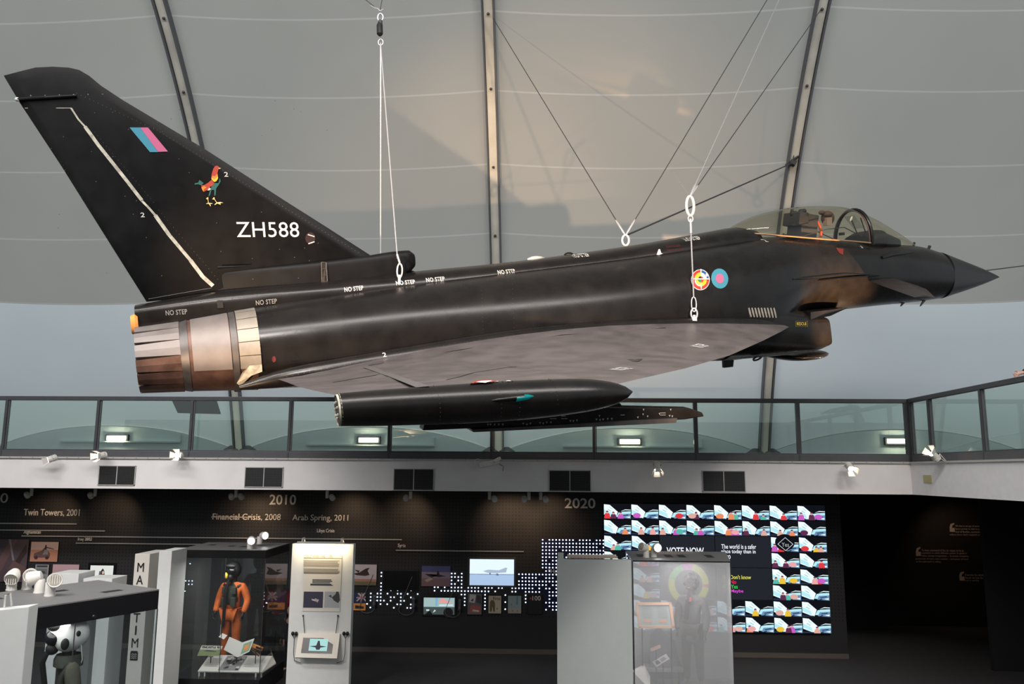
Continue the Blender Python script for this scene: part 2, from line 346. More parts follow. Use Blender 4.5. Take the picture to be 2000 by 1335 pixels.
# ventilation grilles
for i, (x0, y0, x1, y1, lab) in enumerate([(191, 909, 266, 947, 'square-mesh vent grille in the white fascia, leftmost of five, left of the bright spotlight'), (477, 912, 554, 951, 'mesh vent grille in the white fascia, above the 2010 lettering'), (768, 915, 848, 957, 'mesh vent grille in the white fascia, middle of the five, left of the projector'),
        (1072, 918, 1154, 959, 'mesh vent grille in the white fascia, above the 2020 lettering'), (1372, 919, 1455, 960, 'mesh vent grille in the white fascia, rightmost of five, above the video wall')]):
    a = at(x0, y1, 16.49); c = at(x1, y0, 16.49); root = thing('vent_grille', lab, 'vent', ((a.x+c.x)/2, 16.49, a.z), 'vent grilles in the fascia')
    fm = mat('grille_frame', (.50, .50, .49), .5)
    b = MB(); b.bbox((a.x, 16.485, a.z), (c.x, 16.499, c.z), blackm); under(b.build('backing'), root)
    b = MB(); t = .014
    b.bbox((a.x, 16.475, a.z), (c.x, 16.49, a.z+t), fm); b.bbox((a.x, 16.475, c.z-t), (c.x, 16.49, c.z), fm); b.bbox((a.x, 16.475, a.z), (a.x+t, 16.49, c.z), fm); b.bbox((c.x-t, 16.475, a.z), (c.x, 16.49, c.z), fm)
    mx = (a.x+c.x)/2; b.bbox((mx-.008, 16.474, a.z), (mx+.008, 16.49, c.z), fm); under(b.build('frame'), root)
    b = MB(); gm = mat('grille_bar', (.035, .035, .04), .5)
    n = 12
    for k in range(1, n): z = a.z+(c.z-a.z)*k/n; b.bbox((a.x+t, 16.479, z-.005), (c.x-t, 16.484, z+.005), gm)
    n = 30
    for k in range(1, n): x = a.x+(c.x-a.x)*k/n; b.bbox((x-.003, 16.480, a.z+t), (x+.003, 16.484, c.z-t), gm)
    under(b.build('mesh'), root)
# fascia spotlights with barn doors
def stage_lamp(lab, px, py, aim, lit, mount, power=60, size=45, L=.17, r=.065):
    Y = 16.22; p = at(px, py, Y) if mount == 'back' else atX(px, py, CX-.22)
    root = thing('barn_door_spotlight', lab, 'spotlight', p, 'spotlights on the white fascia')
    d = Vector(aim).normalized(); side = d.cross(Vector((0, 0, 1))).normalized(); up = side.cross(d)
    b = MB(); b.lathe(p-d*L*.55, d, [(0, r*.55), (.02, r*.85), (L*.5, r), (L*.95, r), (L, r*.9)], lampw, 20); 
    for k in range(3): b.lathe(p-d*L*(.45-.12*k), d, [(0, r*1.0), (.008, r*1.08), (.016, r*1.0)], lampw, 20)
    under(b.build('lamp_body', smooth=35), root)
    b = MB(); b.lathe(p+d*(L*.45), d, [(0, r*.82), (.004, r*.82)], glow('hot_lens', (1, .80, .62), 22) if lit else mat('dark_lens', (.25, .2, .2), .2), 20); under(b.build('lens'), root)
    e = p+d*(L*.46)
    for sgn, axv, ov in ((1, side, up), (-1, side, up), (1, up, side), (-1, up, side)):
        b = MB(); o1 = e+axv*sgn*r; o2 = e+axv*sgn*(r*1.75)+d*.10
        b.prism([o1-ov*r*.7, o1+ov*r*.7, o2+ov*r*1.05, o2-ov*r*1.05], (-axv*sgn*.004), lampw); under(b.build('barn_door'), root)
    b = MB(); wp = Vector((p.x, 16.5, min(p.z+.02, 4.11))) if mount == 'back' else Vector((CX, p.y, min(p.z+.02, 4.11)))
    b.tube([p+side*r*1.15-d*.02, p+side*r*1.15+up*.06, wp, p-side*r*1.15+up*.06, p-side*r*1.15-d*.02], .008, lampw, 6)
    under(b.build('yoke', smooth=40), root)
    if lit: spot('spot_beam', p+d*.20, p+d*3, power, WARM, size, .5, .04, root)
    return root
stage_lamp('white barn-door spotlight on the fascia, leftmost, pointing down to the left', 102, 895, (-.75, -.45, -.35), True, 'back', 25)
stage_lamp('lit barn-door spotlight on the fascia, directly above the leftmost vent grille', 199, 889, (-.35, -.85, -.12), True, 'back', 25)
stage_lamp('brightest barn-door spotlight on the fascia, between the two leftmost vent grilles', 349, 889, (.05, -.95, .05), True, 'back', 25)
stage_lamp('white spotlight hanging straight down from the fascia above the 2020 screens', 1283, 910, (.02, -.5, -1), True, 'back', 25)
stage_lamp('white spotlight on the fascia, between the rightmost vent and the corner', 1659, 911, (.05, -.75, -.45), True, 'back', 25)
stage_lamp('white barn-door spotlight on the right fascia past the corner, pointing up left', 1826, 891, (-.75, -.25, .62), True, 'right', 260, 40)
# projector on fascia
p = at(955, 905, 16.25); root = thing('projector', 'white box projector with looped cable on the fascia, under the launcher rail', 'projector', p)
R = Matrix.Rotation(-.22, 3, 'Y') @ Matrix.Rotation(.35, 3, 'Z')
b = MB(); b.box(p, (.36, .2, .10), lampw, R); b.box(p+Vector((.15, 0, .07)), (.16, .14, .06), lampw, R @ Matrix.Rotation(-.3, 3, 'Y')); under(b.build('body', bevel=.01), root)
b = MB(); b.tube([p+Vector((-.16+.09*math.cos(a)-.06, .02, .09*math.sin(a))) for a in [PI*.35+k*.28 for k in range(10)]], .006, lampw, 6); b.tube([p+Vector((.2, 0, 0)), p+Vector((.28, .05, -.05)), p+Vector((.27, .1, -.14))], .006, wired, 6); under(b.build('cable', smooth=40), root)
b = MB(); b.bbox((p.x+.02, p.y, p.z+.02), (p.x+.08, 16.5, p.z+.06), lampw); under(b.build('wall_arm'), root)
p = atX(1812, 935, CX); b = MB(); b.bbox((CX-.012, p.y-.16, p.z-.075), (CX, p.y+.16, p.z+.075), mat('yellowed_label', (.5, .46, .22), .6)); b.bbox((CX-.02, p.y-.16, p.z-.075), (CX-.012, p.y-.02, p.z-.03), MATS['yellowed_label'])
tag(b.build('wall_plate', bevel=.003), 'small yellowed wall plate on the right white fascia, near the corner', 'wall plate')

# ------------------------------------------------------------------ lower storey
YW = 18.55
floorm = mat('dark_carpet', (.045, .043, .045), .85, noise=.25, scale=30, bump=.1)
b = MB(); b.bbox((-22, -6, -.1), (19, 26, 0), floorm); struct(b.build('floor'))
b = MB(); b.bbox((-22, 16.62, 3.50), (19, 26, 3.53), mat('dark_soffit', (.02, .02, .022), .9)); struct(b.build('ceiling_lower'))
def pegboard():
    m = bpy.data.materials.new('black_pegboard'); m.use_nodes = True; nt = m.node_tree; N = nt.nodes; L = nt.links; b = N['Principled BSDF']
    tc = N.new('ShaderNodeTexCoord'); s = N.new('ShaderNodeSeparateXYZ'); L.new(tc.outputs['Object'], s.inputs[0]); sq = []
    for k in (0, 2):
        d = N.new('ShaderNodeMath'); d.operation = 'DIVIDE'; d.inputs[1].default_value = .0745; L.new(s.outputs[k], d.inputs[0])
        f = N.new('ShaderNodeMath'); f.operation = 'FRACT'; L.new(d.outputs[0], f.inputs[0])
        g = N.new('ShaderNodeMath'); g.operation = 'SUBTRACT'; g.inputs[1].default_value = .5; L.new(f.outputs[0], g.inputs[0])
        h = N.new('ShaderNodeMath'); h.operation = 'POWER'; h.inputs[1].default_value = 2; L.new(g.outputs[0], h.inputs[0]); sq.append(h)
    a = N.new('ShaderNodeMath'); a.operation = 'ADD'; L.new(sq[0].outputs[0], a.inputs[0]); L.new(sq[1].outputs[0], a.inputs[1])
    lt = N.new('ShaderNodeMath'); lt.operation = 'GREATER_THAN'; lt.inputs[1].default_value = .045; L.new(a.outputs[0], lt.inputs[0])
    # holes only above the plinth
    z = N.new('ShaderNodeMath'); z.operation = 'LESS_THAN'; z.inputs[1].default_value = .75; L.new(s.outputs[2], z.inputs[0])
    mxx = N.new('ShaderNodeMath'); mxx.operation = 'MAXIMUM'; L.new(lt.outputs[0], mxx.inputs[0]); L.new(z.outputs[0], mxx.inputs[1])
    mix = N.new('ShaderNodeMix'); mix.data_type = 'RGBA'; mix.inputs[6].default_value = (.002, .002, .002, 1); mix.inputs[7].default_value = (.019, .018, .020, 1)
    L.new(mxx.outputs[0], mix.inputs[0]); L.new(mix.outputs[2], b.inputs['Base Color']); b.inputs['Roughness'].default_value = .55
    return m
PEG = pegboard()
XR = at(1647, 1100, YW).x
b = MB(); b.bbox((-22, YW, 0), (XR, YW+.12, 3.5), PEG); struct(b.build('wall_back'))
b = MB(); b.bbox((-22, YW-.03, 0), (XR, YW, .10), mat('skirting', (.11, .09, .08), .5)); struct(b.build('baseboard_back'))
dk = mat('charcoal_wall', (.007, .007, .009), .75, noise=.1)
b = MB(); b.bbox((XR-.12, YW+.12, 0), (XR, 22.5, 3.5), dk); b.bbox((XR-.12, 22.5, 0), (19, 22.62, 3.5), dk); struct(b.build('wall_recess'))
XQ = at(1925, 1100, 17.6).x
b = MB(); b.bbox((XQ, 17.6, 0), (19, 17.72, 3.5), mat('charcoal_wall_lit', (.012, .012, .014), .8)); struct(b.build('wall_right_back'))  # paler copy of charcoal_wall, its lit look put into the colour
# outer walls below balcony (right, left) keep daylight out of the lower storey
b = MB(); b.bbox((19, -6, 0), (19.1, 26, 4.2), dk); struct(b.build('wall_right'))
b = MB(); b.bbox((-22.1, -6, 0), (-22, 26, 4.2), dk); struct(b.build('wall_left'))
b = MB(); b.bbox((-22, -9.4, 0), (19, -9.3, 6.5), mat('near_wall', (.30, .29, .28), .8)); b.bbox((-22, -9.3, -.1), (19, -6, 0), floorm); struct(b.build('wall_front'))

# small ceiling spots in front of the timeline wall
def ceiling_spot(lab, px, py, side, twin=False, power=34):
    Y = 17.3; p = at(px, py, Y); top = 3.5
    root = thing('ceiling_spotlight', lab, 'spotlight', (p.x, Y, top), 'small white spotlights under the balcony')
    b = MB(); b.lathe((p.x, Y, top), (0, 0, -1), [(0, .035), (.16, .035), (.17, .03)], lampw, 14); under(b.build('mount', smooth=30), root)
    heads = [side, -side] if twin else [side]
    for sd in heads:
        c = Vector((p.x+sd*.10, Y, top-.14)); d = Vector((sd*.1, .78, -.45)).normalized()
        b = MB(); b.lathe(c-d*.05, d, [(0, .03), (.01, .05), (.08, .062), (.12, .062), (.125, .05)], lampw, 16); under(b.build('lamp_head', smooth=35), root)
        spot('spot_beam', c+d*.09, c+d*2, power, WARM, 75, 1.0, .03, root)
for a in [('small white ceiling spotlight above the Twin Towers lettering', 62, 958, -1), ('small white ceiling spotlight under the leftmost vent grille', 186, 960, -1), ('twin-headed white ceiling spotlight just left of the 2010 lettering', 461, 964, -1, True),
          ('small white ceiling spotlight right of the 2010 lettering', 639, 966, 1), ('small white ceiling spotlight under the middle vent grille', 802, 968, -1), ('small white ceiling spotlight under the projector', 956, 970, 1), ('small white ceiling spotlight left of the 2020 lettering', 1033, 971, -1), ('white ceiling spotlight nearest the 2020 lettering', 1056, 971, 1)]:
    ceiling_spot(*a)
# timeline lettering
def wtext(txt, x0, x1, ybase, ytop, name='timeline_lettering', lab=None, bold=0., m=textw, Y=YW, depth=.012, parent=None):
    a = at(x0, ybase, Y-depth); c = at(x1, ybase+(x1-x0)*.0, Y-depth); t = at(x0, ytop, Y-depth)
    c.z = a.z
    o = place_text(txt, m, a, c, t.z-a.z, bold=bold, depth=depth*.8, name=name, parent=parent)
    if lab: tag(o, lab, 'lettering', 'timeline words on the black wall')
    return o
wtext('2000', -50, 15, 981, 962, lab='white year numerals cut off by the left edge, reading 00')
wtext('2010', 526, 578, 985, 965, bold=.015, lab='white raised year numerals reading 2010')
wtext('2020', 1103, 1163, 992, 972, bold=.015, lab='white raised year numerals reading 2020')
wtext('Twin Towers, 2001', 46, 155, 1008, 993, lab='white raised wall lettering reading Twin Towers, 2001')
wtext('Financial Crisis, 2008', 415, 548, 1016, 1002, lab='white raised wall lettering reading Financial Crisis, 2008')
wtext('Arab Spring, 2011', 571, 680, 1019, 1004, lab='white raised wall lettering reading Arab Spring, 2011')
wtext('Libya Crisis', 619, 653, 1041, 1032, lab='small white wall lettering reading Libya Crisis')
wtext('Afghanistan', 46, 79, 1044, 1034, lab='small white wall lettering reading Afghanistan')
wtext('Iraq 2003', 152, 179, 1057, 1049, lab='small white wall lettering reading Iraq 2003')
wtext('Syria', 777, 792, 1070, 1061, lab='small white wall lettering reading Syria')
wtext('"Ha', 1071, 1088, 1119, 1110, lab='small white wall lettering beside the tall white panel, beginning Ha')
barm = mat('timeline_bar_metal', (.55, .54, .52), .35, .5)
for x0, y0, x1, lab in [(0, 1021, 150, 'thin metal timeline bar, uppermost, under the Twin Towers lettering'), (0, 1034, 205, 'thin metal timeline bar just above the Afghanistan lettering'), (42, 1046, 785, 'longest thin metal timeline bar, starting under the Afghanistan lettering'),
                   (148, 1060, 420, 'thin metal timeline bar starting under the Iraq 2003 lettering'), (773, 1074, 1023, 'thin metal timeline bar under the Syria lettering'), (413, 1009, 492, 'short metal bar crossing the Financial Crisis lettering')]:
    a = at(x0 if x0 else -40, y0, YW-.03); c = at(x1, y0, YW-.03); b = MB(); b.bbox((a.x, YW-.035, a.z-.012), (c.x, YW-.02, a.z+.012), barm)
    for k in range(3): x = a.x+(c.x-a.x)*(.3+.3*k); b.bbox((x-.02, YW-.02, a.z-.01), (x+.02, YW, a.z+.01), wired)
    tag(b.build('timeline_bar'), lab, 'bar', 'metal timeline bars')
# led dots
ledm = glow('led_dot', (.62, .74, 1), 5); ledb = mat('led_board_blue', (.004, .006, .05), .5)
def led_cluster(lab, regs):
    b = MB(); P = .0745; used = set()
    for (x0, y0, x1, y1, dens) in regs:
        a = at(x0, y1, YW-.012); c = at(x1, y0, YW-.012)
        if dens > .7: b.bbox((a.x, YW-.010, a.z), (c.x, YW-.001, c.z), ledb)
        for i in range(int(a.x//P), int(c.x//P)+1):
            for j in range(int(a.z//P), int(c.z//P)+1):
                if (i, j) in used or random.random() > dens: continue
                x, z = (i+.5)*P, (j+.5)*P
                if not (a.x < x < c.x and a.z < z < c.z): continue
                used.add((i, j)); b.poly([(x+.0150*math.cos(PI/3*k), YW-.013, z+.0150*math.sin(PI/3*k)) for k in range(6)], ledm)
    tag(b.build('led_display', keep=True), lab, 'light display', kind='stuff')
led_cluster('dense block of white LED dots on the wall, left of the video wall', [(1057, 1053, 1179, 1110, .9), (1062, 1110, 1094, 1190, .88), (1012, 1119, 1062, 1156, .85)])
led_cluster('ragged row of LED dots around the large fighter jet screen', [(880, 1116, 908, 1150, .7), (840, 1146, 1012, 1157, .65), (900, 1158, 912, 1185, .5), (943, 1158, 952, 1192, .7), (982, 1158, 990, 1192, .7), (1020, 1160, 1030, 1180, .6)])
led_cluster('scattered LED dots below the blank black screen', [(738, 1112, 746, 1160, .7), (716, 1152, 822, 1190, .38), (818, 1108, 823, 1160, .5)])
led_cluster('few scattered LED dots seen through the orange suit case', [(352, 1098, 378, 1180, .16)])
# pictures and screens on the timeline wall
def picture(name, lab, cat, x0, y0, x1, y1, bg, shapes=(), frame=None, fw=2, em=0, Y=YW, off=.03, group=None, skew=0):
    """flat printed picture or screen; shapes in 0..1 coordinates"""
    a = at(x0, y1, Y-off); c = at(x1, y0, Y-off); W = c.x-a.x; H = c.z-a.z
    root = thing(name, lab, cat, ((a.x+c.x)/2, Y, a.z), group)
    f = fw*.0117 if frame else 0
    b = MB(); b.bbox((a.x-f, Y-off, a.z-f), (c.x+f, Y-.001, c.z+f), frame or blackm); under(b.build('frame' if frame else 'backing_board', bevel=.003), root)
    b = MB(); y = Y-off-.002
    if isinstance(bg, list):
        for (z0, z1, mm) in bg: b.poly([(a.x, y, a.z+H*z0), (c.x, y, a.z+H*z0), (c.x, y, a.z+H*z1), (a.x, y, a.z+H*z1)], mm)
    else: b.poly([(a.x, y, a.z), (c.x, y, a.z), (c.x, y, c.z), (a.x, y, c.z)], bg)
    for k, (mm, pts) in enumerate(shapes):
        y2 = y-.001-.0004*k
        b.poly([(a.x+W*u, y2, a.z+H*v) for u, v in pts], mm)
    under(b.build('screen_image' if em else 'print', keep=True), root)
    return root
def el(cx, cy, rx, ry, n=10, a0=0): return [(cx+rx*math.cos(2*PI*k/n+a0), cy+ry*math.sin(2*PI*k/n+a0)) for k in range(n)]
C = picmat
JETS = lambda cx, cy, s, m: [(m, [(cx-.30*s, cy-.02*s), (cx-.05*s, cy+.05*s), (cx+.06*s, cy+.22*s), (cx+.12*s, cy+.22*s), (cx+.12*s, cy+.04*s), (cx+.32*s, cy), (cx+.1*s, cy-.08*s), (cx-.1*s, cy-.08*s)])]
sand = C('p_sand', (.50, .24, .16)); skyp = C('p_sky', (.60, .45, .42)); brown = C('p_brown', (.16, .09, .09)); dbrown = C('p_dbrown', (.05, .03, .03)); pale = C('p_pale', (.60, .52, .55)); lil = C('p_lilac', (.52, .42, .50)); grayp = C('p_gray', (.25, .24, .25)); dgray = C('p_dgray', (.06, .06, .065)); nv = C('p_navy', (.03, .035, .11)); tan = C('p_tan', (.55, .40, .30)); pap = C('p_paper', (.62, .60, .57)); teal = C('p_teal', (.10, .28, .33))
picture('wall_photograph', 'large purple-brown aerial photograph at the left edge of the wall', 'photograph', -40, 1053, 57, 1135, C('p_purple', (.10, .07, .085)), [(brown, [(.1, 0), (.35, 0), (.75, 1), (.6, 1)]), (dbrown, [(.5, 0), (.62, 0), (.98, .7), (.95, .9)]), (grayp, [(.55, 1), (.6, 1), (.72, .5), (.68, .5)]), (brown, [(.6, .3), (.95, .2), (.98, .35), (.7, .5)])])
picture('wall_photograph', 'desert photograph of an army jeep, above the small newspaper print', 'photograph', 58, 1058, 115, 1096, [(0, .6, sand), (.6, 1, skyp)], [(brown, [(.12, .2), (.45, .2), (.72, .22), (.72, .42), (.6, .6), (.5, .72), (.4, .55), (.14, .42)]), (dbrown, el(.22, .2, .07, .09)), (dbrown, el(.62, .2, .07, .09)), (grayp, [(.45, .35), (.65, .38), (.62, .6), (.52, .62)]), (dbrown, [(.5, .62), (.58, .62), (.57, .85), (.52, .85)]), (dbrown, [(.56, .7), (.85, .62), (.85, .65), (.57, .75)])])
picture('newspaper_print', 'small framed newspaper page hanging below the jeep photograph', 'print', 66, 1102, 96, 1140, C('p_news', (.33, .35, .36)), [(dgray, [(.1, .86), (.9, .86), (.9, .96), (.1, .96)]), (C('p_steel', (.18, .2, .22)), [(.1, .5), (.9, .5), (.9, .8), (.1, .8)]), (dgray, [(.25, .55), (.8, .55), (.7, .66), (.4, .68)])]+[(grayp, [(.12, .1+.06*k), (.88, .1+.06*k), (.88, .13+.06*k), (.12, .13+.06*k)]) for k in range(6)])
picture('wall_photograph', 'pink-lit photograph behind the white block tops, left of the small monitor', 'photograph', 100, 1102, 155, 1142, [(0, .5, lil), (.5, 1, C('p_pink', (.62, .40, .44)))], [(grayp, [(.1, .55), (.3, .55), (.2, .62)])])
picture('small_monitor', 'small black wall monitor showing a figure in red, beside the lettered pillar', 'monitor', 174, 1104, 222, 1140, [(0, .35, glow('s_grn', (.35, .45, .4), 1)), (.35, 1, glow('s_sky', (.75, .76, .72), 1))], [(glow('s_dk', (.03, .03, .03), 1), [(.35, 0), (.7, 0), (.62, .7), (.55, .85), (.48, .75)]), (glow('s_red', (.7, .08, .1), 1), [(.5, 0), (.85, 0), (.7, .45), (.55, .4)]), (glow('s_face', (.7, .45, .35), 1), el(.57, .62, .05, .09)), (glow('s_dk2', (.1, .1, .1), 1), [(.38, .3), (.48, .3), (.48, .7), (.4, .7)])], blackg, 5, em=1)
picture('wall_photograph', 'photograph of a jet climbing over desert, right beside the tall text panel', 'photograph', 680, 1102, 736, 1142, [(0, .18, C('p_oliv', (.2, .17, .10))), (.18, .3, sand), (.3, 1, pale)], [(dbrown, [(.15, .55), (.4, .62), (.6, .8), (.75, .85), (.68, .7), (.75, .5), (.6, .45), (.3, .48)]), (dbrown, [(.2, .75), (.35, .6), (.4, .7)])])
picture('blank_screen', 'blank black wall screen between two aircraft photographs', 'screen', 748, 1115, 816, 1151, blackg, [], blackm, 1.5)
picture('wall_photograph', 'dusky photograph of two jets over desert hills, right of the blank screen', 'photograph', 823, 1105, 880, 1144, [(0, .4, C('p_rose', (.28, .16, .18))), (.4, .7, C('p_dusk', (.33, .25, .33))), (.7, 1, C('p_dusk2', (.10, .10, .25)))], [(dbrown, [(.1, .6), (.3, .55), (.4, .5), (.6, .45), (.85, .5), (.62, .58), (.6, .75), (.55, .78), (.52, .55), (.35, .42)]), (tan, [(.1, .3), (.3, .42), (.4, .35), (.2, .2)])])
ssky = glow('s_bright_sky', (.72, .85, 1.0), 1.15); ssea = glow('s_runway', (.40, .55, .78), 1.05)
picture('wall_screen', 'large bright wall screen showing a grey fighter jet on a runway', 'screen', 917, 1092, 1004, 1142, [(0, .44, ssea), (.44, 1, ssky), (.40, .44, glow('s_tree', (.25, .33, .45), 1))], [(glow('s_jet', (.42, .5, .62), 1), [(.30, .54), (.42, .60), (.66, .58), (.80, .68), (.85, .68), (.82, .50), (.55, .47), (.4, .48)]), (glow('s_jetd', (.15, .2, .3), 1), [(.45, .40), (.47, .40), (.48, .48), (.44, .48)]), (glow('s_jetd', (.15, .2, .3), 1), [(.6, .38), (.66, .38), (.64, .46), (.6, .46)])], greyf, 4, em=1)
picture('wall_photograph', 'photograph of a union flag over a sunset, right beside the tall text panel', 'photograph', 680, 1157, 715, 1191, [(0, .4, orange), (.4, 1, nv)], [(pap, [(.5, .95), (.6, 1), (1, .6), (1, .5)]), (pap, [(.5, .5), (1, .95), (1, 1), (.9, 1), (.45, .55)]), (pap, [(.7, .45), (.78, .45), (.8, 1), (.72, 1)]), (pap, [(.45, .68), (1, .72), (1, .8), (.45, .76)]), (redm, [(.72, .45), (.76, .45), (.78, 1), (.74, 1)]), (redm, [(.45, .71), (1, .745), (1, .775), (.45, .735)]), (dbrown, [(.4, .1), (.9, .1), (.9, .22), (.4, .3)])])
picture('wall_monitor', 'wall monitor showing a city protest crowd, below the dusky jets photograph', 'monitor', 827, 1167, 888, 1199, [(0, .45, glow('s_crowd', (.06, .08, .08), 1)), (.45, 1, glow('s_city', (.35, .5, .5), 1))], [(glow('s_rf', (.8, .35, .33), 1), [(.45, .7), (.95, .68), (.72, .85), (.6, 1)]), (glow('s_bl', (.2, .45, .65), 1), [(.38, .5), (.45, .5), (.46, 1), (.38, 1)]), (glow('s_lt', (.6, .75, .8), 1), [(.5, .5), (.95, .52), (.95, .62), (.5, .6)]), (glow('s_bk', (.01, .01, .01), 1), el(.8, .12, .16, .3)), (glow('s_lt', (.6, .75, .8), 1), [(.1, .2), (.2, .22), (.18, .3), (.08, .3)]), (glow('s_lt', (.6, .75, .8), 1), [(.3, .1), (.4, .22), (.36, .3)]), (glow('s_bk', (.01, .01, .01), 1), [(.05, 0), (.3, 0), (.2, .25)])], blackm, 3, em=1)
picture('wall_print', 'collage print of newspaper cuttings, first of four small prints under the large screen', 'print', 913, 1159, 941, 1199, C('p_cut', (.16, .14, .15)), [(pap, [(.1, .6), (.5, .55), (.6, .95), (.15, .98)]), (C('p_redn', (.42, .12, .10)), [(.1, .1), (.9, .05), (.95, .4), (.3, .48)]), (dgray, [(.2, .65), (.4, .63), (.42, .8)]), (pap, [(.35, .15), (.8, .12), (.82, .2), (.38, .24)]), (dgray, [(.6, .6), (.95, .5), (.95, .9), (.65, .95)])], blackm, 1.2)
o = picture('wall_print', 'cream print of a standing figure headed First, second of four small prints', 'print', 954, 1163, 979, 1197, C('p_cream', (.58, .50, .38)), [(C('p_olive', (.16, .12, .06)), [(.1, .1), (.25, .1), (.32, .4), (.38, .1), (.5, .1), (.52, .5), (.48, .65), (.38, .75), (.2, .75), (.1, .6)]), (C('p_olive', (.16, .12, .06)), el(.68, .27, .05, .05))], blackm, 1.2)
wtext('First', 963, 977, 1171, 1165, name='heading', m=dgray, Y=YW-.034, depth=.002, parent=o)
picture('wall_print', 'pale sea-blue print, third of four small prints under the large screen', 'print', 992, 1163, 1018, 1197, [(0, .3, C('p_beige', (.45, .38, .32))), (.3, 1, C('p_sea', (.32, .40, .42)))], [(C('p_seab', (.12, .25, .36)), [(.62, .5), (.75, .5), (.74, .98), (.66, .98)]), (dgray, el(.25, .5, .04, .03)), (dgray, el(.35, .15, .05, .03)), (dgray, el(.72, .15, .04, .03))], blackm, 1.2)
o = picture('wall_print', 'dark print with the number 100, last of the small prints under the large screen', 'print', 1031, 1163, 1058, 1198, C('p_dark', (.015, .015, .018)), [(redm, el(.2, .85, .07, .07)), (nv, el(.12, .78, .05, .05))], blackm, 1.0)
wtext('100', 1040, 1056, 1172, 1163, name='numerals', m=textw, Y=YW-.034, depth=.002, parent=o)
# handsets
for px, py, lab in [(731, 1172, 'wall telephone handset with looped cord beside the union flag photograph'), (808, 1176, 'wall telephone handset with looped cord left of the protest monitor'), (898, 1180, 'wall telephone handset with looped cord right of the protest monitor')]:
    p = at(px, py, YW-.06); root = thing('wall_handset', lab, 'handset', p, 'listening handsets on the timeline wall')
    b = MB(); b.tube([p+Vector((0, 0, .11)), p+Vector((0, -.02, .08)), p+Vector((0, 0, 0)), p+Vector((0, -.02, -.08)), p+Vector((0, 0, -.11))], [.03, .035, .02, .035, .03], mat('handset_grey', (.12, .12, .13), .4), 10); b.bbox((p.x-.03, p.y, p.z-.03), (p.x+.03, YW, p.z+.06), greyf); under(b.build('handset', smooth=50), root)
    b = MB(); pts = [p+Vector((-.0, 0, -.1))]+[p+Vector((-.16+.17*math.cos(a), .01, -.14+.13*math.sin(a))) for a in [-.1-k*.3 for k in range(11)]]+[p+Vector((-.05, .02, .55))]
    b.tube(pts, .006, mat('cord_grey', (.2, .2, .2), .4), 6); under(b.build('cord', smooth=60), root)

# ------------------------------------------------------------------ video wall: 4 x 4 screens
VX0, VX1 = at(1180, 1100, YW-.08).x, at(1617, 1100, YW-.08).x; VZ1 = at(1400, 984, YW-.08).z; VZ0 = at(1400, 1234, YW-.08).z
vb = [glow('v_black', (.006, .007, .010), 1), glow('v_white', (.80, .93, .95), 1.15), glow('v_cyan', (.45, .78, .86), 1.1), glow('v_blue', (.16, .30, .50), 1), glow('v_dark', (.02, .035, .08), 1), glow('v_stripe', (.35, .62, .62), 1)]
vcol = [glow('v_red', (.75, .05, .06), 1), glow('v_yel', (.85, .55, .05), 1), glow('v_org', (.85, .28, .12), 1), glow('v_skin', (.75, .42, .35), 1), glow('v_mag', (.6, .12, .55), 1), glow('v_grn', (.1, .5, .4), 1), glow('v_pnk', (.85, .4, .4), 1), glow('v_dkp', (.12, .03, .08), 1)]
def tile(b, x0, z0, W, H, y, rnd, special=None):
    def P(pts, m, k): b.poly([(x0+W*u, y-.0006*k, z0+H*v) for u, v in pts], m)
    P([(0, 0), (1, 0), (1, 1), (0, 1)], vb[0], 0)
    P([(0, .96), (.22, .92), (.52, .45), (.42, .0), (.0, .28)], vb[1], 1)
    P([(0, .62), (.30, .38), (.34, .1), (.0, .35)], vb[2], 2)
    P([(.12, .62), (.16, .64), (.28, .50), (.25, .47)], vb[5], 3); P([(.18, .78), (.21, .79), (.33, .62), (.31, .60)], vb[5], 3)
    P([(.45, .12), (.55, .42), (.70, .47), (1, .50), (1, .05)], vb[2], 3)
    P([(.55, .05), (.62, .30), (1, .34), (1, .0)], vb[3], 4)
    P([(.62, .5), (.8, .62), (1, .6), (1, .56), (.8, .57)], vb[1], 4)
    P([(.66, .16), (.92, .22), (.9, .28), (.68, .22)], vb[4], 5); P([(.8, .1), (.98, .16), (.96, .05)], vb[1], 5); P([(.6, .02), (.75, .06), (.72, .14)], vb[4], 5)
    P([(0, 0), (.45, 0), (.40, .07), (0, .10)], vb[4], 5)
    k = 6
    for _ in range(rnd.choice([0, 1, 2, 2, 3])):
        cx = rnd.choice([.12, .35, .5, .62, .78]); c = rnd.choice(vcol); h = rnd.uniform(.18, .34)
        P([(cx-.12, 0), (cx+.12, 0), (cx+.09, h), (cx+.03, h+.06), (cx-.03, h+.06), (cx-.09, h)], c, k); P(el(cx, h+.10, .05, .09, 8), vcol[3], k+1); P([(cx-.05, h+.12), (cx+.05, h+.12), (cx+.03, h+.20), (cx-.03, h+.20)], vcol[7], k+2); k += 3
    if rnd.random() < .4: P(el(rnd.choice([.2, .75]), .22, .15, .17, 10), rnd.choice(vcol), k)
    if special == 'yes':
        P(el(.5, .62, .36, .55, 20), vb[0], k+1)
colw = ['leftmost column', 'second column from left', 'third column from left', 'rightmost column']; roww = ['top row', 'second row from top', 'third row from top', 'bottom row']
SW = (VX1-VX0)/4; SH = (VZ1-VZ0)/4
vt = lambda n, c: glow(n, c, 1)
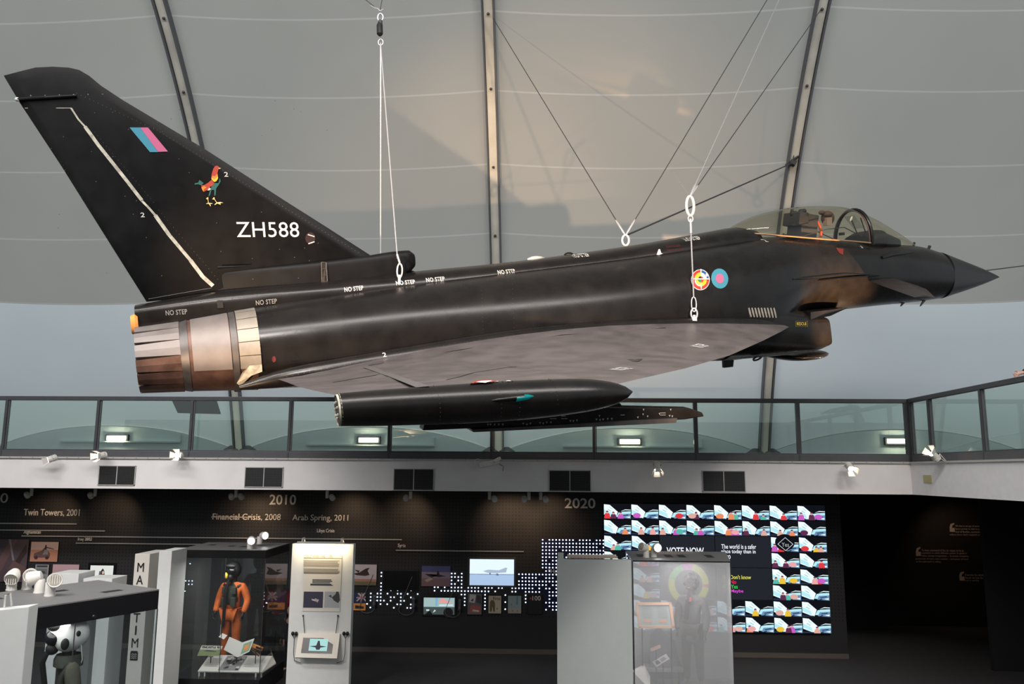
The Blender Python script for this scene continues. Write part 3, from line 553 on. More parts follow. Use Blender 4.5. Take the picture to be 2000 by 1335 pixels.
for r_ in range(4):
    for c_ in range(4):
        x0 = VX0+SW*c_; z0 = VZ1-SH*(r_+1); y = YW-.08; rnd = random.Random(c_*7+r_*13+3)
        dark = c_ in (1, 2) and r_ in (1, 2)
        what = {(1, 1): 'the VOTE NOW heading', (2, 1): 'the safer-world sentence', (1, 2): 'the ring-shaped result chart', (2, 2): 'the coloured answer list'}.get((c_, r_), 'four aircraft wing views')
        root = thing('video_wall_screen', 'video screen with %s, %s, %s' % (what, colw[c_], roww[r_]), 'screen', (x0+SW/2, YW, z0), 'screens of the video wall')
        b = MB(); b.bbox((x0+.003, y, z0+.003), (x0+SW-.003, YW, z0+SH-.003), blackm); under(b.build('casing'), root)
        b = MB(); y -= .002; g = .008
        if dark:
            b.poly([(x0+g, y, z0+g), (x0+SW-g, y, z0+g), (x0+SW-g, y, z0+SH-g), (x0+g, y, z0+SH-g)], vt('v_panel', (.018, .020, .028)))
            if (c_, r_) == (1, 2):
                cc = at(1345, 1140, y); R0, R1 = .30, .44
                cols = [vt('v_py', (.75, .75, .03)), vt('v_pg', (.15, .7, .15)), vt('v_pm', (.8, .1, .6)), vt('v_pr', (.7, .05, .1))]
                for k in range(72):
                    a0, a1 = 2*PI*k/72, 2*PI*(k+1)/72; ang = k/72
                    m = cols[2] if .20 < ang < .30 else cols[1] if .30 <= ang < .45 else cols[3] if ang > .97 else cols[0]
                    b.poly([(cc.x+R0*math.cos(a0), y-.001, cc.z+R0*math.sin(a0)), (cc.x+R1*math.cos(a0), y-.001, cc.z+R1*math.sin(a0)), (cc.x+R1*math.cos(a1), y-.001, cc.z+R1*math.sin(a1)), (cc.x+R0*math.cos(a1), y-.001, cc.z+R0*math.sin(a1))], m)
        else:
            for i in range(2):
                for j in range(2):
                    sp = 'yes' if (c_, r_, i, j) == (3, 1, 0, 1) else None
                    tile(b, x0+g+i*(SW/2), z0+g+j*(SH/2), SW/2-2*g, SH/2-2*g, y, rnd, sp)
        under(b.build('screen_image', keep=True), root)
        wt = vt('v_text', (.85, .88, .95))
        if (c_, r_) == (1, 1): wtext('VOTE NOW', 1302, 1375, 1082, 1068, name='screen_text', m=wt, Y=y, depth=.002, parent=root, bold=.02)
        if (c_, r_) == (2, 1):
            wtext('The world is a safer', 1409, 1477, 1071, 1062, name='screen_text', m=wt, Y=y, depth=.002, parent=root, bold=.01)
            wtext('place today than in', 1409, 1476, 1082, 1072, name='screen_text', m=wt, Y=y, depth=.002, parent=root, bold=.01); wtext('1980', 1409, 1427, 1091, 1083, name='screen_text', m=wt, Y=y, depth=.002, parent=root, bold=.01)
        if (c_, r_) == (2, 2):
            for k, (s_, xe, cc) in enumerate([('25% Don\'t know', 1467, (.75, .72, .10)), ('15% No', 1438, (.75, .03, .12)), ('48% Yes', 1441, (.05, .65, .08)), ('12% Maybe', 1452, (.75, .08, .70))]):
                wtext(s_, 1410, xe, 1130+9.3*k, 1122+9.3*k, name='screen_text', m=vt('v_t%d' % k, cc), Y=y, depth=.002, parent=root, bold=.01)
        if (c_, r_) == (3, 1):
            cc = at(1534, 1062, y-.009); b = MB(); s1 = .17
            for k in range(4):
                a0, a1 = k*PI/2, (k+1)*PI/2
                b.poly([(cc.x+s1*math.cos(a0), cc.y, cc.z+s1*math.sin(a0)*.85), (cc.x+s1*math.cos(a1), cc.y, cc.z+s1*math.sin(a1)*.85), (cc.x+s1*.92*math.cos(a1), cc.y, cc.z+s1*.92*math.sin(a1)*.85), (cc.x+s1*.92*math.cos(a0), cc.y, cc.z+s1*.92*math.sin(a0)*.85)], wt)
            under(b.build('diamond_mark', keep=True), root); wtext('Yes', 1527, 1541, 1067, 1059, name='screen_text', m=vt('v_tg', (.4, .45, .45)), Y=y-.008, depth=.002, parent=root)
# quotes on recess wall
qm = mat('dim_lettering', (.55, .48, .42), .5)
def quote(lab, x, y, lines, w):
    Y = 22.49; root = thing('wall_quotation', lab, 'lettering', at(x, y+20, Y), 'white quotations on the dark recess wall')
    for k, (s_, xe) in enumerate(lines):
        x0 = x+11 if k < 3 else x
        wtext(s_, x0, xe, y+5+5.6*k, y+.8+5.6*k, name='quotation_line', m=qm, Y=Y, depth=.004, parent=root)
    p = at(x+5, y+5, Y); b = MB(); s_ = .075
    b.prism([(p.x-s_, Y-.01, p.z-s_*1.6), (p.x+s_*.7, Y-.01, p.z-s_*1.6), (p.x+s_*.7, Y-.01, p.z-s_*.2), (p.x-s_*.2, Y-.01, p.z-s_*.2), (p.x, Y-.01, p.z+s_*.6), (p.x+s_*.7, Y-.01, p.z+s_), (p.x+s_*.7, Y-.01, p.z+s_*1.5), (p.x-s_*.6, Y-.01, p.z+s_*1.1), (p.x-s_, Y-.01, p.z)], (0, .008, 0), qm); under(b.build('quotation_mark'), root)
quote('dim four-line quotation on the dark recess wall, uppermost of the three', 1855, 1024, [('We live in an age of uncertainty.', 1925), ('Space power is vital to provide', 1925), ('kind of flexible, sustainable and', 1925), ("military force that's required today.", 1921)], 70)
quote('dim five-line quotation on the dark recess wall, the middle one, set furthest left', 1789, 1071, [('To have command of the air means to be in', 1882), ('a position to wield offensive power so great it', 1888), ('defies human imagination ... It means complete', 1892), ("protection of one's own country ... and peace of mind", 1891), ('to live and work in safety.', 1838)], 100)
quote('dim short quotation on the dark recess wall, lowest and rightmost', 1874, 1119, [('If we lose the whole war', 1930), ('the air we lose the war', 1929), ('lose it quickly.', 1913)], 50)
spot('recess_spot', at(1870, 990, 21.3), at(1872, 1085, 22.49), 14, WARM, 110, .8, .03)

# ------------------------------------------------------------------ the jet (local frame: x forward, y left, z up, origin between the nozzles)
JM = Matrix(((0.91709953, -0.39477466, -0.05551054, -5.059895), (0.37053226, 0.89546686, -0.2466677, 9.9804909), (0.147086, 0.20565038, 0.96750898, 5.28295532), (0, 0, 0, 1)))
JI = JM.inverted()
jetroot = thing('fighter_jet', 'black delta-wing fighter jet hanging from cables, nose to the right', 'fighter jet', M=JM)
JCAM = JI @ CAM
def lray(px, py): return (JI.to_3x3() @ ray(px, py)).normalized()
def lp(px, py, axis, val): # point of the jet's own plane  axis = val
    d = lray(px, py); return JCAM + d*((val-JCAM[axis])/d[axis])
BV = []
def jpart(b, name, smooth=40, parent=None, hit=True, **k):
    o = b.build(name, parent or jetroot, smooth, **k)
    if hit: BV.append(BVHTree.FromPolygons([v.co[:] for v in o.data.vertices], [p.vertices[:] for p in o.data.polygons]))
    return o
def hit(px, py):
    best = None; d = lray(px, py)
    for t in BV:
        h = t.ray_cast(JCAM, d)
        if h[0] is not None and (best is None or h[3] < best[3]): best = h
    if best is None:
        print('MISS', px, py); return lp(px, py, 1, -.5), Vector((0, -1, 0))
    return best[0], best[1]
def castdir(p, d):
    best = None
    for t in BV:
        h = t.ray_cast(p, d)
        if h[0] is not None and (best is None or h[3] < best[3]): best = h
    return best[0] if best else None
def sect(x, W, zt, zb, nt=2.3, nb=2.3, n=48, yc=0, c=None):
    c = (zt+zb)/2 if c is None else c; r = []
    for k in range(n):
        a = 2*PI*k/n; ca, sa = math.cos(a), math.sin(a); e = nt if sa > 0 else nb
        r.append((x, yc+W*math.copysign(abs(ca)**(2/e), ca), c+((zt-c) if sa > 0 else (c-zb))*math.copysign(abs(sa)**(2/e), sa)))
    return r
def interp(keys, xs):
    out = []
    for x in xs:
        for a, c in zip(keys[:-1], keys[1:]):
            if (a[0]-x)*(c[0]-x) <= 0:
                t = (x-a[0])/(c[0]-a[0]); i = keys.index(a)
                pr = keys[max(i-1, 0)]; nx = keys[min(i+2, len(keys)-1)]
                row = [x]
                for q in range(1, len(a)):
                    m0 = (c[q]-pr[q])/(c[0]-pr[0]) if c[0] != pr[0] else 0; m1 = (nx[q]-a[q])/(nx[0]-a[0]) if nx[0] != a[0] else 0
                    h = c[0]-a[0]; m0 *= h; m1 *= h
                    row.append((2*t**3-3*t*t+1)*a[q]+(t**3-2*t*t+t)*m0+(-2*t**3+3*t*t)*c[q]+(t**3-t*t)*m1)
                out.append(row); break
    return out
def frange(a, c, n): return [a+(c-a)*k/n for k in range(n+1)]
FK = [(1.33, 1.04, .57, -.50, 2.5, 2.5), (2.07, 1.08, .63, -.56, 2.5, 2.5), (3.4, 1.13, .73, -.65, 2.5, 2.6), (4.9, 1.15, .82, -.72, 2.4, 2.8), (6.56, 1.15, .92, -.77, 2.3, 3.2), (7.9, 1.13, 1.02, -.77, 2.3, 3.6), (8.8, 1.08, 1.10, -.79, 2.3, 4),
      (9.3, .98, 1.13, -.62, 2.3, 3.2), (9.75, .82, 1.13, -.30, 2.3, 2.6), (10.2, .70, 1.10, -.20, 2.3, 2.3), (10.8, .62, 1.04, -.20, 2.5, 2.2), (11.4, .57, .98, -.19, 2.6, 2.1), (12.0, .53, .92, -.18, 2.5, 2.05), (12.5, .49, .88, -.18, 2.3, 2), (13.0, .44, .83, -.175, 2.1, 2), (13.5, .38, .70, -.155, 2, 2)]
b = MB(); b.rings([sect(*r) for r in interp(FK, frange(1.33, 13.5, 90))], jet); jpart(b, 'fuselage')
NK = [(13.5, .38, .70, -.155), (14.14, .24, .495, -.05), (14.6, .135, .345, .035), (14.85, .075, .255, .09), (15.02, .03, .19, .13), (15.1, .004, .155, .148)]
b = MB(); b.rings([sect(*r) for r in interp(NK, frange(13.5, 15.1, 26))], mat('radome_paint', (.013, .012, .014), .38, noise=.2)); jpart(b, 'radome')
SK = [(9.35, .34, 1.26, .8, 2.1), (9.05, .40, 1.31, .75, 2.2), (8.7, .42, 1.28, .75, 2.2), (7.73, .42, 1.165, .65, 2.3), (6.81, .42, 1.075, .55, 2.4), (5.1, .42, .95, .5, 2.5), (3.6, .43, .89, .4, 2.6), (2.4, .44, .83, .35, 3.2), (1.03, .45, .78, .30, 4), (0.03, .45, .67, .32, 5)]
SK = SK[::-1]
b = MB(); b.rings([sect(r[0], r[1], r[2], r[3], r[4], 4) for r in interp(SK, frange(.03, 9.35, 60))], jet); jpart(b, 'spine_fairing')
b = MB(); b.rings([sect(*r) for r in ((.03, .18, .56, .40), (-.03, .17, .54, .42), (-.06, .08, .50, .45))], orange); b2 = b
b = MB(); b.rings([[(.06-.0, -.42+q[1], .44+q[2]) for q in sect(0, .1, .10, -.10, n=16)], [(.03, -.42+q[1], .44+q[2]) for q in sect(0, .12, .13, -.13, n=16)], [(-.02, -.42+q[1], .44+q[2]) for q in sect(0, .09, .11, -.11, n=16)]], orange); jpart(b, 'brake_parachute_cap')
b2 = None
# intake
b = MB(); IK = [(8.2, 1.09, .2, -.78, 3.4), (9.0, 1.06, .12, -.80, 3.6), (9.6, 1.00, -.02, -.80, 4), (9.95, .95, -.14, -.775, 5.5), (10.16, .92, -.20, -.70, 7)]
rr = interp(IK, frange(8.2, 10.16, 14)); outer = [sect(r[0], r[1], r[2], r[3], r[4], r[4]) for r in rr]
def shear(ring, k): return [(x+(z+.2)*k if False else x-(.45+z)*k, y, z) for x, y, z in ring]
outer[-1] = shear(outer[-1], .12)
inner = [shear(sect(10.16, .89, -.23, -.67, 7, 7), .12), sect(9.9, .86, -.20, -.70, 5, 5), sect(8.9, .80, -.1, -.70, 4, 4)]
b.rings(outer+inner, jet, cap=False); b.rings([inner[-1], sect(8.88, .7, -.2, -.6)], blackm); jpart(b, 'engine_intake')
b = MB(); pts = [(10.80, .0, -.115), (10.05, 0, -.10), (9.6, 0, -.05), (9.6, 0, -.2), (10.33, 0, -.235)]
for sg in (-1,):
    b.add([(10.80, -.62, -.115), (10.80, .62, -.115), (9.7, -.985, -.10), (9.7, .985, -.10), (10.14, -.93, -.195), (10.14, .93, -.195), (9.7, -.985, -.22), (9.7, .985, -.22)], [(0, 2, 3, 1), (0, 1, 5, 4), (0, 4, 6, 2), (1, 3, 7, 5), (4, 5, 7, 6), (2, 6, 7, 3)], jet)
jpart(b, 'splitter_plate', smooth=None)
T1, T2, T3, T4 = lp(1618, 690, 1, -.15), lp(1575, 702, 1, -.15), lp(1600, 697, 1, -.15), lp(1500, 697, 1, -.15)
b = MB(); b.rings([sect(*r, yc=-.15) for r in interp([(T4.x, .05, T4.z+.05, T4.z+.0), ((T4.x+T2.x)/2, .26, T2.z+.14, T2.z+.025), (T2.x, .30, T2.z+.16, T2.z), (T3.x, .2, T3.z+.12, T3.z), (T1.x, .01, T1.z+.01, T1.z-.01)], frange(T4.x, T1.x, 18))], jet); jpart(b, 'belly_fairing')
b = MB(); b.prism([lp(1414, 698, 1, -.3), lp(1434, 698, 1, -.3), lp(1432, 716, 1, -.3), lp(1415, 718, 1, -.3)], (0, .06, 0), jet); jpart(b, 'belly_antenna', None)
b = MB(); b.lathe((8.72, -.9, -.735), (0, -.6, -.8), [(0, .075), (.02, .075), (.021, .05), (0.0, .05)], dkmet, 20, cap=False); jpart(b, 'panel_ring', hit=False)
# rear casings and nozzles
for sg, nm in ((-1, 'starboard'), (1, 'port')):
    yc = .52*sg
    b = MB()
    def cas(x0, x1, r0, r1, m, a0=0, a1=2*PI, dr=0):
        n = 40; rs = []
        for x, r in ((x0, r0), (x1, r1)): rs.append([(x, yc+(r+dr)*math.cos(a0+(a1-a0)*k/n)*1.02, .015+(r+dr)*math.sin(a0+(a1-a0)*k/n)) for k in range(n+(0 if a1-a0 > 6 else 1))])
        b.rings(rs, m, cap=False, closed=a1-a0 > 6)
    cas(.60, 1.36, .435, .50, bronze); cas(.50, .60, .415, .44, dkmet, dr=.004); cas(1.08, 1.15, .49, .50, dkmet, dr=.006)
    o = jpart(b, 'engine_casing')
    b = MB(); A0, A1 = (PI/2+.0, PI+.35) if sg < 0 else (-.35, PI/2)
    cas(.64, 1.07, .437, .487, silver, A0, A1, .008); jpart(b, 'casing_panel')
    b = MB(); n = 6
    for k in range(n):
        a0 = A0+(A1-A0)*k/n+.008; a1 = A0+(A1-A0)*(k+1)/n-.008; cas(1.16, 1.40, .50, .525, bright, a0, a1, .012)
    jpart(b, 'heat_shield_panel')
    if sg < 0:
        b = MB(); a = Vector((1.42, -1.055, -.15)); q = [(1.40, -.12), (1.40, -.21), (1.27, -.25), (1.14, -.37), (1.10, -.33), (1.17, -.20), (1.26, -.12)]
        b.add([(x, yc-math.sqrt(max(.0, (.545)**2-(z-.015)**2))-.012, z) for x, z in q], [tuple(range(len(q)))], cream); jpart(b, 'sealed_seam', None)
    # nozzle petals
    root = MB(); root.lathe((.52, yc, .015), (-1, 0, 0), [(0, .40), (.30, .37), (.50, .34)], blackm, 30, cap=False); root.lathe((.45, yc, .015), (-1, 0, 0), [(0, .33), (.01, .01)], blackm, 30)
    noz = jpart(root, 'nozzle', 40)
    n = 14
    for k in range(n):
        a = 2*PI*k/n+.1; h = PI/n
        b = MB(); m = bronze if math.sin(a) < .1 else silver
        P = []
        for x, r, hw in ((.51, .42, h*.97), (.02, .385, h*.80)):
            for dr in (.012, -.02):
                P += [(x, yc+(r+dr)*math.cos(a-hw), .015+(r+dr)*math.sin(a-hw)), (x, yc+(r+dr)*math.cos(a), .015+(r+dr)*math.sin(a)), (x, yc+(r+dr)*math.cos(a+hw), .015+(r+dr)*math.sin(a+hw))]
        b.add(P, [(0, 1, 7, 6), (1, 2, 8, 7), (3, 9, 10, 4), (4, 10, 11, 5), (6, 7, 10, 9), (7, 8, 11, 10), (0, 6, 9, 3), (2, 5, 11, 8), (0, 3, 4, 1), (1, 4, 5, 2)], m)
        o = jpart(b, 'nozzle_petal', None, noz, hit=False)
# belly plate between engines
b = MB(); b.rings([sect(.62, .42, .3, -.38, 3, 3), sect(1.4, .6, .45, -.47, 3, 3)], jet); jpart(b, 'tail_block')
# wings
def wing(sg):
    st = [(.85, 9.42, -.28, 1.55, -.33, .30), (1.1, 9.17, -.29, 1.55, -.31, .27), (1.35, 8.84, -.31, 1.56, -.29, .22), (2, 7.98, -.34, 1.58, -.25, .17), (3, 6.69, -.35, 1.6, -.19, .13), (4, 5.40, -.29, 1.62, -.11, .09), (5, 4.12, -.195, 1.66, -.03, .06), (5.18, 3.9, -.18, 1.68, -.015, .05)]
    def ring(y, xl, zl, xt, zt, th, x_cut=None):
        up = []; dn = []; N = 16
        for k in range(N+1):
            t = (1-math.cos(PI*k/N))/2; q = 2.6*th*(math.sqrt(max(t, 0))*.55-.28*t-.27*t*t) if t > 0 else 0
            camb = .30*th*math.sin(PI*t)
            x = xl+(xt-xl)*t; z = zl+(zt-zl)*t
            if y < 3: camb += (.20 if y < 1.3 else .17*(3-y)/1.7+.0)*math.sin(PI*min(1, t*1.05))*.9
            up.append((x, sg*y, z+camb+q*.62)); dn.append((x, sg*y, z+camb-q*.5))
        return up+dn[-2:0:-1]
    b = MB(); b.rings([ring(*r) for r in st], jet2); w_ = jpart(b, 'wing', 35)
    return w_
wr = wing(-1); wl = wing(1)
for sg in (-1, 1):
    b = MB(); RK = [(1.12, .03, -.34, -.40, 1.06), (1.6, .10, -.20, -.42, 1.10), (2.3, .13, -.12, -.42, 1.13), (3.2, .14, -.05, -.38, 1.15), (4.6, .15, .04, -.3, 1.16), (6.1, .15, .05, -.3, 1.16), (7.4, .13, .0, -.3, 1.14), (8.6, .07, -.12, -.32, 1.10), (9.2, .01, -.26, -.3, 1.06)]
    b.rings([sect(r[0], r[1], r[2], r[3], 2, 2, 20, yc=sg*r[4]) for r in interp(RK, frange(1.12, 9.2, 40))], jet); jpart(b, 'wing_root_fairing')
    # tip pod
    b = MB(); PK = [(1.63, .118, .02, -.22), (1.9, .13, .015, -.25), (2.6, .15, -.01, -.315), (3.1, .155, -.035, -.345), (3.6, .145, -.075, -.345), (3.85, .105, -.125, -.32), (3.98, .055, -.175, -.285), (4.05, .005, -.225, -.235)]
    rr = interp(PK, frange(1.63, 4.05, 36)); b.rings([sect(r[0], r[1], r[2], r[3], 2, 2, 28, yc=sg*5.3) for r in rr], jet)
    pod = jpart(b, 'wing_tip_pod')
    b = MB(); b.rings([sect(1.64, .119, .021, -.221, 2, 2, 24, yc=sg*5.3), sect(1.615, .112, .012, -.215, 2, 2, 24, yc=sg*5.3)], cream, cap=False); b.rings([sect(1.62, .10, 0, -.2, 2, 2, 24, yc=sg*5.3), sect(1.625, .10, 0, -.2, 2, 2, 24, yc=sg*5.3)], dkmet); jpart(b, 'tail_ring', parent=pod)
    b = MB()
    for k in range(7): a = 2*PI*k/7; b.ell((1.612, sg*5.3+.06*math.cos(a), -.1+.06*math.sin(a)), (.01, .012, .012), cream, 6, 4)
    jpart(b, 'tail_fastener', parent=pod, hit=False, smooth=40)
    b = MB(); b.rings([sect(x, wv, -.14+h, -.14-h, 2, 2, 14, yc=sg*5.435) for x, wv, h in ((2.72, .004, .004), (2.8, .03, .018), (2.95, .04, .026), (3.02, .035, .024))], jet); b.rings([sect(x, wv, -.145+h, -.145-h, 2, 2, 14, yc=sg*5.435) for x, wv, h in ((2.95, .042, .028), (3.05, .036, .022), (3.12, .004, .004))], mat('green_lens', (.0, .16, .16), .1, em=(0, .3, .3), es=.15)); jpart(b, 'navigation_light', parent=pod)
    b = MB()
    for x, zt, zb, wv in ((2.35, 0, -.30, .143), (2.83, -.02, -.33, .153), (2.98, -.03, -.34, .155), (3.3, -.045, -.345, .153)):
        for k in range(14):
            a = 2*PI*k/28 + PI/2; cz = (zt+zb)/2
            b.ell((x, sg*(5.3)-math.cos(a-PI/2)*0 + math.cos(a)*(wv+.0005)*(1 if sg < 0 else -1), cz+math.sin(a)*((zt-zb)/2+.0005)*1.0), (.004, .003, .004), dkmet, 5, 3)
    jpart(b, 'rivet_row', parent=pod, hit=False)
    # launcher rail and pylon
    b = MB(); y0 = sg*4.25
    P = [lp(825, 822, 1, -4.25), lp(822, 838, 1, -4.25), lp(1330, 817, 1, -4.25), lp(1368, 811, 1, -4.25), lp(1364, 803, 1, -4.25), lp(1340, 795, 1, -4.25), lp(1100, 790, 1, -4.25), lp(900, 800, 1, -4.25)]
    b.prism([(p.x, y0-.07, p.z) for p in P], (0, .14, 0), jet); la = jpart(b, 'launcher_rail', None, bevel=.012)
    P = [lp(918, 837, 1, -4.3), lp(922, 842, 1, -4.3), lp(1316, 824, 1, -4.3), lp(1318, 815, 1, -4.3)]
    b = MB(); b.prism([(p.x, y0-.095, p.z) for p in P], (0, .19, 0), dkmet); jpart(b, 'rail_shoe', None, la)
    b = MB(); b.prism([(x, y0-.045, z) for x, z in ((2.6, -.15), (4.3, -.3), (4.6, -.66), (2.8, -.55))], (0, .09, 0), jet); jpart(b, 'pylon', None, bevel=.01)
    # canard
    b = MB(); rt = [(11.33, .32), (11.9, .275), (12.52, .13)]; mid = [(11.22, .20), (11.6, .20), (11.98, .10)]; tp = [(10.74, .075), (10.95, .08), (11.17, .035)]
    rs = []
    for y, L_, th in ((.35, [(11.45, .35), (11.95, .31), (12.62, .17)], .05), (.5, rt, .045), (1.05, [(11.14, .215), (11.6, .21), (12.06, .115)], .035), (2.02, tp, .012)):
        rs.append([(L_[0][0], sg*y, L_[0][1]), (L_[1][0], sg*y, L_[1][1]+th), (L_[2][0], sg*y, L_[2][1]), (L_[1][0], sg*y, L_[1][1]-th)])
    b.rings(rs, mat('canard_paint', (.028, .020, .018), .42, noise=.3, scale=6)); jpart(b, 'canard', 25)
    b = MB(); b.rings([sect(x, wv, .38+h, .38-h, 2, 2, 14, yc=sg*(.60+c*.0)) for x, wv, h, c in ((9.75, .01, .005, .2), (10.2, .16, .02, .1), (10.8, .09, .025, 0), (11.5, .02, .01, 0))], jet); jpart(b, 'vortex_strake')
# fin
fp = [(.15, .70), (-.30, 1.66), (-.64, 2.39), (-1.0, 3.12), (-1.14, 3.44), (-.95, 3.50), (-.80, 3.545), (-.62, 3.56), (-.45, 3.555), (-.34, 3.53), (-.24, 3.465), (-.12, 3.35), (.11, 3.18), (1.0, 2.59), (1.96, 1.90), (2.47, 1.54), (3.0, 1.16), (3.2, 1.0), (3.2, .8)]
def slab(poly, th0, th1, m, z0=.7, z1=3.56, edge=.09):
    """bevel-edged plate: thickness th0 at z0 to th1 at z1"""
    b = MB(); n = len(poly); cx = sum(p[0] for p in poly)/n; cz = sum(p[1] for p in poly)/n
    th = lambda z: th0+(th1-th0)*min(1, max(0, (z-z0)/(z1-z0)))
    def inset(d):
        out = []
        for i in range(n):
            p0, p1, p2 = Vector(poly[i-1]), Vector(poly[i]), Vector(poly[(i+1) % n])
            e1 = (p1-p0).normalized(); e2 = (p2-p1).normalized(); n1 = Vector((-e1.y, e1.x)); n2 = Vector((-e2.y, e2.x)); q = (n1+n2)
            q = q.normalized()/max(.5, q.normalized().dot(n1)) if q.length > 1e-6 else n1
            out.append(p1+q*d)
        return out
    ar = sum(poly[i][0]*poly[(i+1) % n][1]-poly[(i+1) % n][0]*poly[i][1] for i in range(n)); s_ = 1 if ar > 0 else -1
    ins = inset(edge*s_)
    vs = []
    for sd in (-1, 1): vs += [(p[0], sd*th(p[1])/2, p[1]) for p in ins]
    vs += [(p[0], 0, p[1]) for p in poly]
    fs = [tuple(range(n)), tuple(range(2*n-1, n-1, -1))]
    for i in range(n): j = (i+1) % n; fs += [(i, j, 2*n+j, 2*n+i), (n+i, 2*n+i, 2*n+j, n+j)]
    return b.add(vs, fs, m)
fin = jpart(slab(fp, .11, .03, finm), 'tail_fin', 55)
# hinge strip (cream sealant) and rudder outline, set into the skin
def finpt(px, py, off=.006):
    p, nrm = hit(px, py); return p+nrm.normalized()*off*(1 if nrm.y < 0 else -1)
def strip(pts, w, m, name, par, wz=None):
    b = MB(); P = [finpt(*q) for q in pts]
    for i in range(len(P)-1):
        d = (P[i+1]-P[i]); s_ = d.cross(Vector((0, -1, 0))).normalized()
        ww = w if not isinstance(w, (list, tuple)) else w[i]
        b.poly([P[i]-s_*ww, P[i]+s_*ww, P[i+1]+s_*ww, P[i+1]-s_*ww], m)
    return jpart(b, name, None, par, hit=False, keep=True)
hp = [(139, 211), (150, 228), (168, 249)]; rud = [(.12, .74), (-.64, 2.39), (-.95, 3.04), (-.46, 3.08), (.92, .86)]
strip([(139, 211), (153, 233), (166, 247)], .010, cream, 'hinge_seal', fin)
strip([(166, 247), (192, 283), (220, 318), (250, 356), (277, 391)], [.020]*4, cream, 'hinge_seal', fin)
strip([(277, 392), (290, 405), (303, 420)], .013, cream, 'hinge_seal', fin)
strip([(303, 420), (330, 458), (350, 482), (372, 508), (396, 540), (416, 558)], [.022, .021, .020, .024, .024], cream, 'hinge_seal', fin)
strip([(49, 211), (139, 211)], .0035, cream, 'rudder_gap', fin)
strip([(34, 193), (90, 190), (150, 187)], .008, jet, 'tip_seam', fin)
P = [lp(150, 187, 1, -.03), lp(34, 194, 1, -.03)]; b = MB(); b.tube([P[0], P[1]], .022, finm, 10); b.ell(P[1], (.03, .026, .026), markw, 10, 6); jpart(b, 'fuel_dump_pipe', 40, fin)
strip([(290, 583), (340, 574), (413, 562)], .0018, markg, 'rudder_gap', fin)
# fin base fairing with ram-air scoop
b = MB(); GK = [(.95, .03, 1.0, .7, 6), (1.4, .11, 1.045, .7, 6), (2.2, .18, 1.09, .68, 6), (2.95, .20, 1.14, .68, 6), (3.25, .20, 1.175, .72, 5), (3.50, .185, 1.188, .86, 4), (3.58, .17, 1.18, .91, 3.4), (3.62, .12, 1.14, .95, 2.6)]
b.rings([sect(r[0], r[1], r[2], r[3], r[4], r[4], 32) for r in interp(GK, frange(.95, 3.62, 36))], finm); jpart(b, 'fin_root_fairing')
b = MB(); b.prism([(3.2, -.05, .95), (3.5, -.05, .93), (3.72, -.05, .86), (3.2, -.05, .84)], (0, .1, 0), jet); jpart(b, 'scoop_neck', None)
b = MB(); q = [lp(628, 512, 1, -.215), lp(637, 512, 1, -.215), lp(640, 552, 1, -.215), lp(632, 569, 1, -.23), lp(626, 569, 1, -.23), lp(629, 548, 1, -.215)]
b.prism(q, (0, .06, 0), blackm)
b.tube(q+[q[0]], .008, dkmet, 6)
for k in (1, 2, 3): z = q[0].z+(q[4].z-q[0].z)*k/4.5; x = q[0].x+.03; b.bbox((x-.03, -.225, z-.005), (x+.03, -.2, z+.005), dkmet)
jpart(b, 'vent_slot', None, hit=False)
b = MB(); a = lp(430, 604-10, 1, -.455); b.bbox((a.x-.035, -.465, a.z-.045), (a.x+.035, -.44, a.z+.05), blackm); jpart(b, 'drain_slot', None, hit=False)
b = MB(); b.tube([lp(425, 522, 1, -.16), lp(480, 519, 1, -.16)], [.018, .006], finm, 8); jpart(b, 'fairing_tip', 40, hit=False)
# canopy, windscreen, cockpit
canopy_m = bpy.data.materials.new('smoked_canopy'); canopy_m.use_nodes = True; nt = canopy_m.node_tree; nt.nodes.clear()
o_ = nt.nodes.new('ShaderNodeOutputMaterial'); t_ = nt.nodes.new('ShaderNodeBsdfTransparent'); t_.inputs[0].default_value = (.86, .83, .72, 1); g_ = nt.nodes.new('ShaderNodeBsdfGlossy'); g_.inputs['Roughness'].default_value = .03
f_ = nt.nodes.new('ShaderNodeFresnel'); ge_ = nt.nodes.new('ShaderNodeNewGeometry'); io_ = nt.nodes.new('ShaderNodeMapRange'); io_.inputs['To Min'].default_value = 1.5; io_.inputs['To Max'].default_value = 1/1.5; nt.links.new(ge_.outputs['Backfacing'], io_.inputs['Value']); nt.links.new(io_.outputs['Result'], f_.inputs[0]); m_ = nt.nodes.new('ShaderNodeMixShader'); nt.links.new(f_.outputs[0], m_.inputs[0]); nt.links.new(t_.outputs[0], m_.inputs[1]); nt.links.new(g_.outputs[0], m_.inputs[2]); nt.links.new(m_.outputs[0], o_.inputs[0])
def arc(x, W, zt, zs, n=20, e=2.2): # open arch from left sill to right sill
    return [(x, W*math.copysign(abs(math.cos(PI*k/n))**(2/e), math.cos(PI*k/n)), zs+(zt-zs)*abs(math.sin(PI*k/n))**(2/e)) for k in range(n+1)]
CK = [(8.98, .14, 1.31, 1.22), (9.2, .27, 1.40, 1.19), (9.52, .36, 1.50, 1.15), (9.94, .41, 1.575, 1.10), (10.48, .43, 1.615, 1.04), (11.03, .435, 1.605, .985), (11.30, .43, 1.575, .955), (11.52, .425, 1.52, .93)]
b = MB(); b.rings([arc(*r) for r in interp(CK, frange(8.98, 11.52, 30))], canopy_m, cap=False, closed=False); can = jpart(b, 'canopy', 60, hit=False)
WK = [(11.56, .425, 1.51, .925), (11.93, .40, 1.355, .90), (12.4, .30, 1.12, .87), (12.75, .16, .95, .85), (12.95, .03, .865, .84)]
